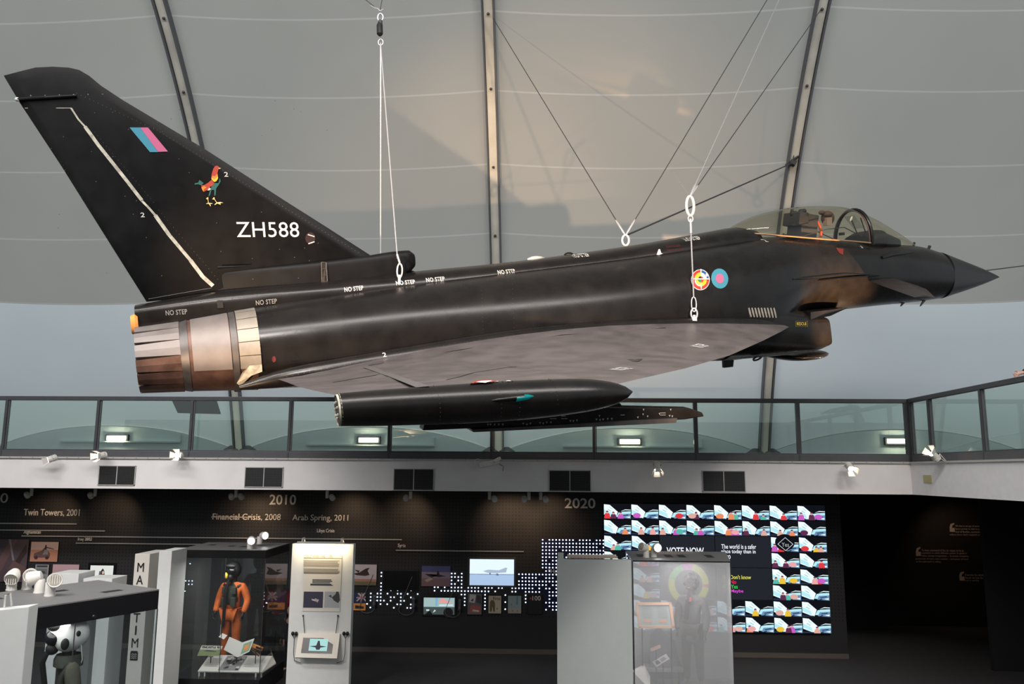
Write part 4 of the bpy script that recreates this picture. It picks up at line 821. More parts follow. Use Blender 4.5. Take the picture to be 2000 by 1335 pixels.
b = MB(); b.rings([arc(*r) for r in interp(WK, frange(11.56, 12.95, 18))], canopy_m, cap=False, closed=False); jpart(b, 'windscreen', 60, hit=False)
b = MB(); b.tube(arc(11.54, .435, 1.53, .90), .028, jet, 10); b.tube(arc(11.49, .425, 1.51, .93), .012, bronze, 8); jpart(b, 'canopy_arch', 50, hit=False)
b = MB()
copper = mat('copper_sill', (.50, .30, .17), .4, .6)
for sg in (-1, 1):
    b.tube([(r[0], sg*(r[1]+.004), r[3]) for r in interp(CK, frange(9.1, 11.5, 20))], .014, copper, 8)
jpart(b, 'canopy_sill', 50, hit=False)
seatm = mat('seat_fabric', (.03, .035, .05), .8); brn = mat('seat_brown', (.10, .06, .05), .7)
b = MB(); b.box((10.42, 0, 1.18), (.34, .36, .60), seatm, Matrix.Rotation(.18, 3, 'Y')); b.box((10.30, 0, 1.40), (.20, .42, .22), seatm, Matrix.Rotation(.18, 3, 'Y'))
seat = jpart(b, 'ejection_seat', None, hit=False, bevel=.02)
b = MB()
for x, y, z, r in ((10.33, -.1, 1.52, .05), (10.43, -.05, 1.53, .045), (10.5, .1, 1.51, .05), (10.4, .12, 1.5, .05), (10.24, 0, 1.5, .05), (10.36, -.18, 1.46, .045)): b.ell((x, y, z), (r, r, r), blackm, 10, 8)
jpart(b, 'seat_cushion', 60, seat, hit=False)
b = MB(); b.ell((10.98, 0, 1.40), (.12, .1, .13), brn, 16, 12); b.ell((10.93, -.06, 1.46), (.08, .07, .05), brn, 12, 8); b.ell((10.84, -.02, 1.50), (.06, .05, .04), brn, 10, 8); b.box((10.93, -.05, 1.34), (.11, .10, .14), mat('pale_pad', (.38, .28, .24), .7)); jpart(b, 'headrest', 50, seat, hit=False)
b = MB(); b.tube([(10.62, -.16, 1.35), (10.66, -.19, 1.2), (10.64, -.2, 1.08)], .022, mat('orange_strap', (.55, .09, .03), .6), 8); b.tube([(10.62, .16, 1.35), (10.66, .19, 1.2)], .022, MATS['orange_strap'], 8); jpart(b, 'harness_strap', 50, seat, hit=False)
b = MB(); b.rings([sect(11.95, .36, 1.16, .8, 3, 3), sect(11.75, .34, 1.14, .8, 3, 3), sect(11.6, .30, 1.08, .8, 3, 3)], blackm); b.rings([sect(12.4, .22, 1.0, .8, 3, 3), sect(11.95, .34, 1.15, .8, 3, 3)], blackm); jpart(b, 'instrument_coaming', 40, hit=False)
b = MB(); b.tube([(11.72, -.10, 1.12), (11.60, -.11, 1.38)], .01, blackm, 6); b.tube([(11.72, .10, 1.12), (11.60, .11, 1.38)], .01, blackm, 6); b.prism([(11.66, -.12, 1.20), (11.66, .12, 1.20), (11.45, .12, 1.42), (11.45, -.12, 1.42)], (.006, 0, .004), glassc); jpart(b, 'head_up_display', None, hit=False)
b = MB()
for sg in (-1, 1): b.tube([(10.0, sg*.40, 1.09), (10.6, sg*.40, 1.20), (11.0, sg*.36, 1.22), (11.4, sg*.34, 1.05)], .008, dkmet, 6)
jpart(b, 'cockpit_rail', 50, hit=False)
b = MB(); b.box((11.28, 0, 1.12), (.07, .07, .05), blackg); b.ell((11.26, -.25, 1.36), (.02, .015, .05), mat('white_pad', (.8, .8, .8), .5), 8, 6, Matrix.Rotation(.5, 3, 'Y')); jpart(b, 'canopy_handle', 50, hit=False)
# nose probes and strakes
b = MB(); a = lp(1785, 472, 1, 0); b.tube([lp(1784, 482, 1, 0), lp(1786, 473, 1, 0)], .02, blackm, 8); b.tube([lp(1812, 490, 1, -.05), lp(1816, 480, 1, -.05)], [.02, .028], blackm, 8); jpart(b, 'air_data_probe', 40, hit=False)
for px, py, qx, qy in ((1767, 590, 1759, 598), (1808, 585, 1797, 598)):
    b = MB(); A = lp(px, py, 1, -.1); B_ = lp(qx, qy, 1, -.12); b.prism([A+Vector((-.05, 0, .02)), A+Vector((.05, 0, .02)), B_+Vector((.02, 0, 0)), B_], (0, .012, 0), dkmet); jpart(b, 'air_data_vane', None, hit=False)
def surf(pts, off=.006):
    out = []
    for q in pts: p, nrm = hit(*q); nrm = nrm if nrm.dot(lray(*q)) < 0 else -nrm; out.append(p+nrm*off)
    return out
b = MB(); P = surf([(1722, 503), (1740, 497), (1762, 494), (1784, 492)], .0); b.tube(P, [.03, .04, .035, .012], jet, 12); jpart(b, 'refuelling_fairing', 50, hit=False)
b = MB(); P = surf([(1548, 545), (1600, 541), (1650, 536), (1700, 536)], .0); b.tube(P, [.01, .03, .03, .008], jet, 10); jpart(b, 'nose_strake', 50, hit=False)
# spine blisters
b = MB(); a = lp(1047, 504, 1, 0); b.rings([sect(a.x+dx, .07*q, a.z+.035*q, a.z-.05, n=16) for dx, q in ((-.14, .1), (-.06, .9), (0, 1), (.07, .8), (.14, .1))], ribm); jpart(b, 'strobe_light', 50, hit=False)
b = MB(); a = lp(1111, 497, 1, 0); b.ell((a.x, 0, a.z-.01), (.08, .07, .05), jet, 14, 8); jpart(b, 'antenna_blister', 50, hit=False)
# grille by the intake
b = MB(); gc = mat('cream_louvre', (.40, .37, .31), .5)
for k in range(9):
    x0 = 1462+6.1*k; p = surf([(x0, 601), (x0+2, 610), (x0+4.5, 618.5+k*.2)], .004)
    b.tube(p, [.012, .017, .012], gc, 6)
jpart(b, 'louvre_slat', 50, hit=False)
b = MB(); P = surf([(1458, 592), (1505, 590), (1510, 622), (1462, 619)], .002); b.poly(P, blackm); jpart(b, 'louvre_recess', None, hit=False, keep=True)
# ---- markings projected on the skin along the jet's own sideways axis
def jtext(txt, pL, pR, hpx, m, name='lettering', bold=.0, space=1., par=None):
    A = hit(*pL)[0]; B_ = hit(*pR)[0]; X = B_-A; h = (hit(*pL)[0]-lp(pL[0], pL[1]+hpx, 1, hit(*pL)[0].y)).length
    me = text_mesh(txt, m, 0, bold, space); x0, x1, y0, y1 = extent(me); up = Vector((0, 0, 1)); Xp = X; n = Vector((0, 1, 0))
    upv = (up-Xp.normalized()*up.dot(Xp.normalized()))
    for v in me.vertices:
        p = A+Xp*((v.co.x-x0)/(x1-x0))+Vector((0, 0, 1))*(h*(v.co.y-y0)/(y1-y0)) + Vector((.16*h*(v.co.y-y0)/(y1-y0)*0, 0, 0))
        o1 = Vector((p.x, p.y-.35, p.z)); q = castdir(o1, n); v.co = (q if q else p)-n*.007
    o = bpy.data.objects.new(name, me); COL.objects.link(o); o.parent = par or jetroot
    return o
def jwing_text(txt, pL, pR, h, m, name='lettering', par=None, flip=False):
    A = lp(*pL, 2, 0); dirn = Vector((0, 0, -1))
    A = hit(*pL)[0]; B_ = hit(*pR)[0]; X = B_-A; Y = Vector((0, 0, 1)).cross(X.normalized())
    me = text_mesh(txt, m, 0, .01); x0, x1, y0, y1 = extent(me)
    for v in me.vertices:
        p = A+X*((v.co.x-x0)/(x1-x0))+Y*(h*(v.co.y-y0)/(y1-y0)); q = castdir(Vector((p.x, p.y, 2.5)), dirn); v.co = (q if q else p)+Vector((0, 0, .006))
    o = bpy.data.objects.new(name, me); COL.objects.link(o); o.parent = par or jetroot
jtext('ZH588', (463, 463), (585, 463), 30, mat('bright_white_marking', (.70, .70, .68), .5), 'registration_lettering', 0.0, 1.02, fin)
NS = [((324, 616), (366, 613), 10, markg), ((500, 596), (541, 592), 9.5, markg), ((673, 570), (710, 566), 9, markw), ((774, 557), (811, 554), 8.5, markw), ((833, 551), (869, 548), 8.5, markw), ((973, 535.5), (1008, 532.5), 8, markw), ((1121, 503), (1153, 500), 7, markw), ((1340, 471), (1370, 467), 7, markw)]
for a_, c_, h_, m in NS: jtext('NO STEP', a_, c_, h_, m, 'no_step_lettering', .015, 1.05)
jtext('RESCUE', (1556, 635), (1575, 635), 6, yellow, 'rescue_lettering', .01)
P = surf([(1554, 637.5), (1577, 637.5), (1577, 627), (1554, 627)], .004); b = MB(); 
for i in range(4): b.tube([P[i], P[(i+1) % 4]], .003, mat('dull_yellow', (.22, .15, .02), .5), 4)
jpart(b, 'rescue_border', None, hit=False)
jtext('DANGER', (1302, 484), (1330, 481), 4, dredm, 'danger_lettering'); jtext('EJECTION SEAT', (1304, 491), (1336, 488), 3.5, dredm, 'danger_lettering')
for a_, c_, h_ in (((275, 424), (283, 424), 9), ((438, 345), (446, 345), 9), ((748, 697), (755, 696), 8), ((1495.5, 472), (1501, 472), 6), ((1682, 484), (1686, 484), 4)):
    jtext('2', a_, c_, h_, markw, 'index_numeral', .01, par=None)
def decal(shapes, name, par=None, off=.007):
    """shapes: (material, [pixels]) cast on the skin; fan-filled"""
    b = MB()
    for k, (m, pts) in enumerate(shapes):
        P = surf(pts, off+.0016*k)
        if len(P) >= 24:
            cx_ = sum(p[0] for p in pts)/len(pts); cy_ = sum(p[1] for p in pts)/len(pts); n = len(P)
            mid = surf([(cx_+(p[0]-cx_)*.5, cy_+(p[1]-cy_)*.5) for p in pts], off+.0016*k); c0 = surf([(cx_, cy_)], off+.0016*k)
            b.add(P+mid+c0, [(i, (i+1) % n, n+(i+1) % n, n+i) for i in range(n)]+[(n+i, n+(i+1) % n, 2*n) for i in range(n)], m)
        else: b.poly(P, m)
    return jpart(b, name, None, par, hit=False, keep=True)
def ring_(cx, cy, rx, ry, n=28, tilt=0): return [(cx+rx*math.cos(a)*1+tilt*ry*math.sin(a), cy+ry*math.sin(a)) for a in [2*PI*k/n for k in range(n)]]
decal([(cyanm, ring_(1405.3, 544, 16.6, 19.3, tilt=.05)), (pinkm, ring_(1405.3, 544, 7.8, 9.2, tilt=.05))], 'roundel')
cx, cy, rx, ry = 1367.5, 546.5, 18.2, 20.2
def wedge(r0, r1, a0, a1, m):
    n = 8; A = [a0+(a1-a0)*k/n for k in range(n+1)]
    return (m, [(cx+rx*r1*math.cos(a), cy+ry*r1*math.sin(a)) for a in A]+[(cx+rx*r0*math.cos(a), cy+ry*r0*math.sin(a)) for a in A[::-1]])
H = PI/2; Rr, Wh, Ye, Bl = mat('roundel_red', (.62, .03, .02), .5), mat('roundel_white', (.78, .78, .76), .5), mat('roundel_yellow', (.80, .50, .02), .5), mat('roundel_blue', (.02, .09, .30), .5)
decal([(Wh, ring_(cx, cy, rx, ry)), wedge(.68, .93, -H, 0, Bl), wedge(.68, .93, 0, H, Rr), wedge(.68, .93, H, PI, Rr), wedge(.68, .93, PI, PI+H, Rr),
       wedge(.30, .66, -H, 0, Wh), wedge(.30, .66, 0, H, Ye), wedge(.3, .66, H, PI, Wh), wedge(.3, .66, PI, PI+H, Ye), wedge(.32, .55, H, PI, Ye),
       wedge(0, .28, -H, 0, Rr), wedge(0, .28, 0, H, Rr), wedge(0, .28, H, PI, mat('roundel_green', (.02, .25, .08), .5)), wedge(0, .28, PI, PI+H, blackm),
       (Wh, [(cx-1, cy-ry*.93), (cx+1, cy-ry*.93), (cx+1, cy+ry*.93), (cx-1, cy+ry*.93)]), (Wh, [(cx-rx*.93, cy-1), (cx+rx*.93, cy-1), (cx+rx*.93, cy+1), (cx-rx*.93, cy+1)])], 'multinational_roundel')
decal([(cyanm, [(253, 249), (274, 249), (309, 297), (293, 297)]), (pinkm, [(274, 249), (289, 249), (328, 296), (309, 296.5)])], 'fin_flash', fin)
# cockerel emblem (zoom pixels /11.125 + 360, 300)
def Z(pts): return [(360+x/11.125, 300+y/11.125) for x, y in pts]
ck = mat('emblem_dark_red', (.42, .05, .03), .5); ck2 = mat('emblem_orange', (.85, .25, .03), .5); ck3 = mat('emblem_yellow', (.9, .55, .05), .5); ck4 = mat('emblem_green', (.02, .12, .11), .5); ck5 = mat('emblem_gold', (.70, .55, .22), .5)
sh = [(ck4, Z([(230, 640), (300, 630), (330, 570), (420, 640), (370, 690), (300, 665), (220, 675)])), (ck4, Z([(640, 640), (740, 640), (770, 530), (790, 600), (740, 690), (690, 760), (680, 900), (650, 920), (650, 790), (590, 790), (560, 900), (520, 940), (560, 780), (600, 700)])),
      (ck, Z([(600, 560), (650, 640), (620, 690), (560, 720), (520, 780), (480, 800), (420, 830), (370, 740), (370, 690), (440, 680), (520, 630)])), (ck2, Z([(370, 740), (430, 700), (480, 740), (430, 770), (415, 830)])), (markw, Z([(500, 800), (540, 740), (580, 765), (540, 800)])),
      (ck, Z([(670, 270), (720, 265), (760, 300), (740, 345), (720, 420), (735, 520), (660, 600), (580, 540), (600, 420), (630, 330)])), (ck2, Z([(615, 480), (660, 500), (715, 440), (732, 530), (700, 600), (655, 610), (590, 545)])), (ck3, Z([(600, 520), (650, 570), (725, 500), (730, 550), (690, 600), (660, 620), (630, 600), (590, 555)])),
      (ck5, Z([(745, 310), (800, 318), (760, 335), (740, 330)])), (ck5, Z([(500, 950), (522, 950), (520, 1000), (530, 1070), (612, 1080), (610, 1092), (560, 1095), (580, 1145), (562, 1140), (530, 1092), (475, 1095), (475, 1085), (515, 1070), (508, 1000), (470, 985)])),
      (ck5, Z([(635, 950), (655, 950), (665, 1000), (710, 1060), (780, 1050), (848, 1068), (780, 1078), (790, 1110), (770, 1108), (720, 1085), (660, 1120), (655, 1105), (695, 1065), (650, 1000), (605, 995)]))]
decal(sh, 'cockerel_emblem', fin)
decal([(mat('faded_red', (.022, .005, .005), .5), ring_(606, 465, 10, 12, 10))], 'dull_emblem', fin, .004)
b = MB()
for p, q in (((601, 458), (614, 462)), ((602, 476), (614, 472))): P = surf([p, q], .008); b.tube(P, .008, markw, 5)
jpart(b, 'pointer_mark', None, fin, hit=False)
decal([(dredm, [(1632, 484), (1647, 486), (1646, 498), (1638, 494)])], 'warning_triangle'); decal([(dredm, ring_(535, 701, 4, 6, 10))], 'warning_mark')
decal([(markw, [(1283, 495), (1286, 487), (1289, 487), (1291, 494), (1295, 496), (1286, 499), (1282, 498)])], 'figure_symbol')
# rivets on the fin (leading edge row, tip row)
b = MB(); rvm = mat('worn_rivet', (.16, .15, .14), .4, .5)
def rivrow(p, q, n, r=.005):
    for k in range(n+1):
        x = p[0]+(q[0]-p[0])*k/n; y = p[1]+(q[1]-p[1])*k/n
        try: P = surf([(x, y)], .001)[0]
        except Exception: continue
        b.ell(P, (r, .003, r), rvm, 5, 3)
rivrow((300, 250), (700, 493), 62); rivrow((150, 182), (300, 252), 18); rivrow((60, 187), (200, 184), 5, .009); rivrow((185, 258), (300, 395), 20, .004); rivrow((310, 410), (425, 545), 20, .004); rivrow((110, 300), (265, 560), 34, .003)
rng = random.Random(4)
for _ in range(46):
    x = rng.uniform(90, 640); y = rng.uniform(180, 560)
    try: P = surf([(x, y)], .001)[0]
    except Exception: continue
    b.ell(P, (.006, .003, .006), rvm, 5, 3)
jpart(b, 'rivet_row', None, fin, hit=False)['kind'] = 'stuff'
# wing panel lines & marks
def wline(pts, w, m, name):
    b = MB(); P = surf(pts, .005)
    for i in range(len(P)-1):
        s_ = (P[i+1]-P[i]).cross(Vector((0, 0, 1))).normalized()*w; b.poly([P[i]-s_, P[i]+s_, P[i+1]+s_, P[i+1]-s_], m)
    jpart(b, name, None, None, hit=False, keep=True)
lite = mat('pale_seam_sealant', (.12, .11, .105), .5)
wline([(718, 717), (770, 735), (826, 756)], .05, lite, 'flap_hinge_seam'); wline([(650, 747), (750, 730)], .012, blackm, 'wing_seam'); wline([(872, 742), (925, 728), (1000, 716)], .01, dkmet, 'wing_scratch'); wline([(1230, 702), (1242, 706), (1250, 701)], .03, dkmet, 'wing_scratch'); wline([(1000, 718), (1005, 716)], .03, dkmet, 'wing_scratch')
wline([(720, 714), (900, 683), (1100, 654), (1300, 640)], .015, blackm, 'wing_seam')
for a_, c_, h_ in (((1216, 724), (1240, 720), .16), ((1370, 680), (1387, 676), .16), ((928, 748), (1010, 745), .3)): 
    try: jwing_text('NO STEP', a_, c_, h_, markw, 'no_step_lettering')
    except Exception as e: print('wing text', e)
try: decal([(mat('worn_red', (.30, .05, .04), .5), [(918, 751), (930, 745), (950, 743), (972, 745), (960, 748), (935, 750)]), (Wh, [(930, 749), (945, 745), (962, 746), (948, 750)])], 'wing_roundel', None, .012)
except Exception as e: print('roundel', e)
# fuselage rivets and frame joints
b = MB()
for p, q, n in (((505, 640), (495, 720), 8), ((940, 560), (944, 650), 12), ((1000, 545), (1004, 640), 10), ((1500, 480), (1512, 580), 12), ((560, 735), (900, 668), 30), ((900, 668), (1350, 634), 34)):
    rivrow(p, q, n, .0035)
jpart(b, 'rivet_row', None, hit=False)['kind'] = 'stuff'
# triangles on launcher rail
b = MB()
for x, y in ((953, 829), (958, 829), (966, 829), (974, 829), (982, 829), (1022, 827), (1029, 829), (1036, 827), (1055, 826), (1061, 827), (1068, 825), (1076, 825), (1114, 822), (1120, 822), (1127, 821), (1165, 819), (1172, 820), (1178, 819), (1187, 818), (1195, 818), (1171, 812), (1246, 815), (1256, 809), (1257, 800), (1265, 813), (1288, 808), (1310, 800), (1308, 812), (1313, 813)):
    p = lp(x, y, 1, -4.328); s_ = .010; b.poly([(p.x-s_, p.y, p.z+s_), (p.x+s_, p.y, p.z+s_), (p.x, p.y, p.z-s_)], mat('small_white_mark', (.35, .35, .35), .5))
for x0, x1, y in ((1074, 1087, 811), (1074, 1087, 817), (1096, 1108, 807), (1096, 1105, 812), (1096, 1108, 817), (1289, 1300, 806), (1289, 1300, 810), (1212, 1220, 810)):
    p = lp(x0, y, 1, -4.328); q = lp(x1, y, 1, -4.328); b.poly([(p.x, p.y, p.z-.003), (q.x, q.y, q.z-.003), (q.x, q.y, q.z+.003), (p.x, p.y, p.z+.003)], MATS['small_white_mark'])
jpart(b, 'rail_stencil', None, hit=False, keep=True)['kind'] = 'stuff'

# ------------------------------------------------------------------ cables
def W(l): return JM @ Vector(l)
def hw(px, py): return W(hit(px, py)[0])
def onvault(px, py):
    d = ray(px, py)
    lo, hi = 1., 40.
    f = lambda t: (lambda p: (p.y-VC)**2+(p.z-VZ)**2-(VR-.15)**2)(CAM+d*t)
    for _ in range(60):
        m = (lo+hi)/2
        if f(m) > 0: hi = m
        else: lo = m
    return CAM+d*lo
def cable(lab, pts, r=.008, m=wire, fit=(), name='suspension_cable', grp='wires holding up the jet'):
    root = thing(name, lab, 'cable', pts[0], grp); b = MB(); b.tube(pts, r, m, 6); under(b.build('strand', smooth=60), root)
    for k, (p, q) in enumerate(fit):
        b = MB(); d = (Vector(q)-Vector(p)); b.tube([p, Vector(p)+d*.2, Vector(p)+d*.8, q], [r*1.2, r*2.6, r*2.6, r*1.2], wire, 8); under(b.build('end_fitting', smooth=50), root)
    return root
def eye(b, c, rx, rz, r, m=ringm, n=16, ax=Vector((1, 0, 0))):
    b.tube([c+ax*rx*math.cos(2*PI*k/n)+Vector((0, 0, rz*math.sin(2*PI*k/n))) for k in range(n+1)], r, m, 8)
# wing-root lug with ring
lug = hw(1356, 623); d0 = (CAM-lug).normalized()
ringc = at(1348, 402, lug.y); 
root = cable('vertical wire from the white oval ring down to the wing root lug', [lug+Vector((0, 0, .32)), ringc+Vector((0, 0, -.42))], .012)
b = MB(); eye(b, lug+Vector((0, 0, .22)), .035, .11, .010, wire); eye(b, lug+Vector((0, 0, .08)), .045, .08, .014, wire); b.lathe(lug+Vector((0, 0, -.03)), (0, 0, 1), [(0, .04), (.04, .04), (.041, .02), (.09, .02)], ringm, 12); under(b.build('shackle', smooth=50), root)
b = MB(); b.tube([ringc+Vector((0, 0, -.42)), ringc+Vector((0, 0, -.2))], .02, wire, 8); eye(b, ringc+Vector((0, 0, -.2)), .035, .05, .012, wire); under(b.build('turnbuckle', smooth=50), root)
b = MB(); eye(b, ringc, .055, .15, .022, ringm); tag(b.build('suspension_ring', smooth=50), 'white oval steel ring joining the wires above the wing root', 'ring')
top = ringc+Vector((0, 0, .14))
v1 = onvault(1522, 0); v1 = top+(v1-top)*1.15; v2 = RX[6]; yv, zv = vp(.839, -.2)
cable('pair wire fanning up right from the white ring toward the top edge', [top, onvault(1533, -25)], .008, wire, [(top, top+(onvault(1533, -25)-top).normalized()*.3)])
cable('dark wire from the white ring up to the rib behind the cockpit', [top, (RX[6]-.05, yv, zv)], .007, wired, [(top, top+(Vector((RX[6], yv, zv))-top).normalized()*.3)])
cable('short pale wire end rising left from the white ring', [top, onvault(1310, 330)], .003, wire, [(top, top+(onvault(1310, 330)-top).normalized()*.3)])
# spine lug
sp = hw(1222, 479)+Vector((0, 0, .02)); 
b = MB(); eye(b, sp+Vector((0, 0, .06)), .05, .08, .016, ringm); tag(b.build('lifting_eye', smooth=50), 'pale lifting eye on the jet spine where three wires meet', 'shackle')
tp_ = sp+Vector((0, 0, .13)); y3, z3 = vp(.835, -.2)
cable('dark wire from the spine lifting eye up left to the middle rib', [tp_, (RX[5]+.1, y3, z3)], .007, wired, [(tp_, tp_+(Vector((RX[5], y3, z3))-tp_).normalized()*.35)])
cable('dark wire from the spine lifting eye up right to the top edge', [tp_, onvault(1513, -25)], .007, wired, [(tp_, tp_+(onvault(1513, -25)-tp_).normalized()*.35)])
y4, z4 = vp(.677, -.22); rc = Vector((RX[6]-.05, y4, z4))
cable('black rope from the spine lifting eye to the clamp on the right rib', [tp_, rc], .014, wired, grp=None, name='guy_rope')
b = MB(); b.box(rc, (.12, .12, .10), blackm, Matrix.Rotation(.5, 3, 'Y')); b.tube([rc+Vector((-.15, 0, -.06)), rc+Vector((.12, -.02, .14))], .025, wired, 8); b.tube([rc, rc+Vector((.05, 0, .25))], .008, wired, 6); tag(b.build('rope_clamp', bevel=.01), 'small black rope clamp on the right roof rib', 'clamp')
# tail lifting wires
tl = hw(780, 551); tr = W((3.26, .6, .74)); sh_ = at(743.5, 84, 11.0); 
b = MB(); b.tube([tl+Vector((0, 0, .1)), tl+Vector((0, 0, -.03))], .02, ringm, 8); tag(b.build('lifting_lug', smooth=50), 'small lifting lug on the jet shoulder in front of the fin', 'lug')
up1 = tl+(sh_-tl).normalized()*.34
root = cable('near wire of the tail pair, ending in a looped eye on the jet shoulder', [up1, sh_], .010)
b = MB(); eye(b, tl+Vector((0, 0, .16)), .035, .10, .011, ringm); b.tube([tl+Vector((0, 0, .26)), up1+(sh_-tl).normalized()*.06], .016, wire, 8); under(b.build('end_fitting', smooth=50), root)
cable('far wire of the tail pair, passing behind the fin root fairing', [tr, sh_], .010)
hk = at(742, 22, 11.0)
root = thing('turnbuckle', 'dark turnbuckle and shackles joining the tail wires near the top edge', 'turnbuckle', sh_)
b = MB(); b.lathe(at(742, 70, 11.0), (hk-sh_).normalized(), [(0, .02), (.03, .045), (.17, .045), (.22, .02)], blackm, 10); under(b.build('body', smooth=30), root)
b = MB(); eye(b, sh_+Vector((0, 0, .01)), .035, .05, .010, wire); eye(b, at(743, 34, 11.0), .04, .06, .014, wire); b.tube([at(743, 40, 11.0), at(743, 48, 11.0)], .03, wired, 8); under(b.build('shackle', smooth=50), root)
b = MB(); c = hk; b.tube([c, c+Vector((-.03, 0, .04)), at(733, 16, 11.1), at(724, 12, 11.1)], .012, wire, 6); b.tube([c, c+Vector((.05, 0, .03))], .012, wire, 6); under(b.build('hook', smooth=50), root)
cable('thin wire running up left from the tail turnbuckle', [hk, onvault(690, -20)], .006, wired)
cable('thin wire running up right from the tail turnbuckle', [hk, onvault(752, -30)], .006, wired)
# nose guy
ng = W((14.55, .1, .28)); fr = at(1998, 519, 17.0)
cable('dark guy line from behind the jet nose to the right edge', [ng, ng+(fr-ng)*1.8], .012, wired, [(ng, ng+(fr-ng)*.22)], name='guy_line', grp=None)

# ------------------------------------------------------------------ people and mannequins
def skin(name, pts, edges, m, parent, root=0, sub=2):
    """pts: list of (position, radius x, radius y)"""
    me = bpy.data.meshes.new(name); me.from_pydata([Vector(p[0]) for p in pts], edges, [])
    o = bpy.data.objects.new(name, me); COL.objects.link(o)
    sk = o.modifiers.new('skin', 'SKIN'); sk.use_smooth_shade = True; sk.branch_smoothing = .6
    for i, p in enumerate(pts): v = me.skin_vertices[0].data[i]; v.radius = (p[1], p[2] if len(p) > 2 else p[1]); v.use_root = (i == root)
    o.modifiers.new('sub', 'SUBSURF').levels = sub; o.modifiers['sub'].render_levels = sub
    dg = bpy.context.evaluated_depsgraph_get(); ev = bpy.data.meshes.new_from_object(o.evaluated_get(dg))
    bpy.data.objects.remove(o); ev.materials.clear(); ev.materials.append(m); ev.polygons.foreach_set('use_smooth', [True]*len(ev.polygons))
    o = bpy.data.objects.new(name, ev); COL.objects.link(o)
    if parent: o.parent = parent
    return o
skinm = mat('skin', (.55, .32, .24), .55, noise=.06, scale=20); hairm = mat('dark_hair', (.015, .012, .012), .7, noise=.4, scale=30)
def hand_pts(w, d, s_, lat, thumb):
    """palm and five fingers from the wrist w along d; lat = across the palm"""
    d = Vector(d).normalized(); lat = Vector(lat).normalized(); n = d.cross(lat); P = []; E_ = []
    P.append((w, .026*s_)); P.append((w+d*.045*s_, .036*s_, .018*s_)); E_.append((0, 1))
    for k, (o, L) in enumerate(((-.030, .068), (-.010, .076), (.010, .072), (.029, .056))):
        b0 = w+d*.085*s_+lat*o*s_; i = len(P)
        P += [(b0, .0105*s_), (b0+(d*.9+n*.25)*L*.5*s_, .0095*s_), (b0+(d*.75+n*.65)*L*1.0*s_, .0075*s_)]; E_ += [(1, i), (i, i+1), (i+1, i+2)]
    i = len(P); t0 = w+d*.03*s_+lat*thumb*.035*s_
    P += [(t0, .013*s_), (t0+(d*.6+lat*thumb*.7)*.035*s_, .011*s_), (t0+(d*.85+lat*thumb*.4+n*.3)*.065*s_, .009*s_)]; E_ += [(1, i), (i, i+1), (i+1, i+2)]
    return P, E_
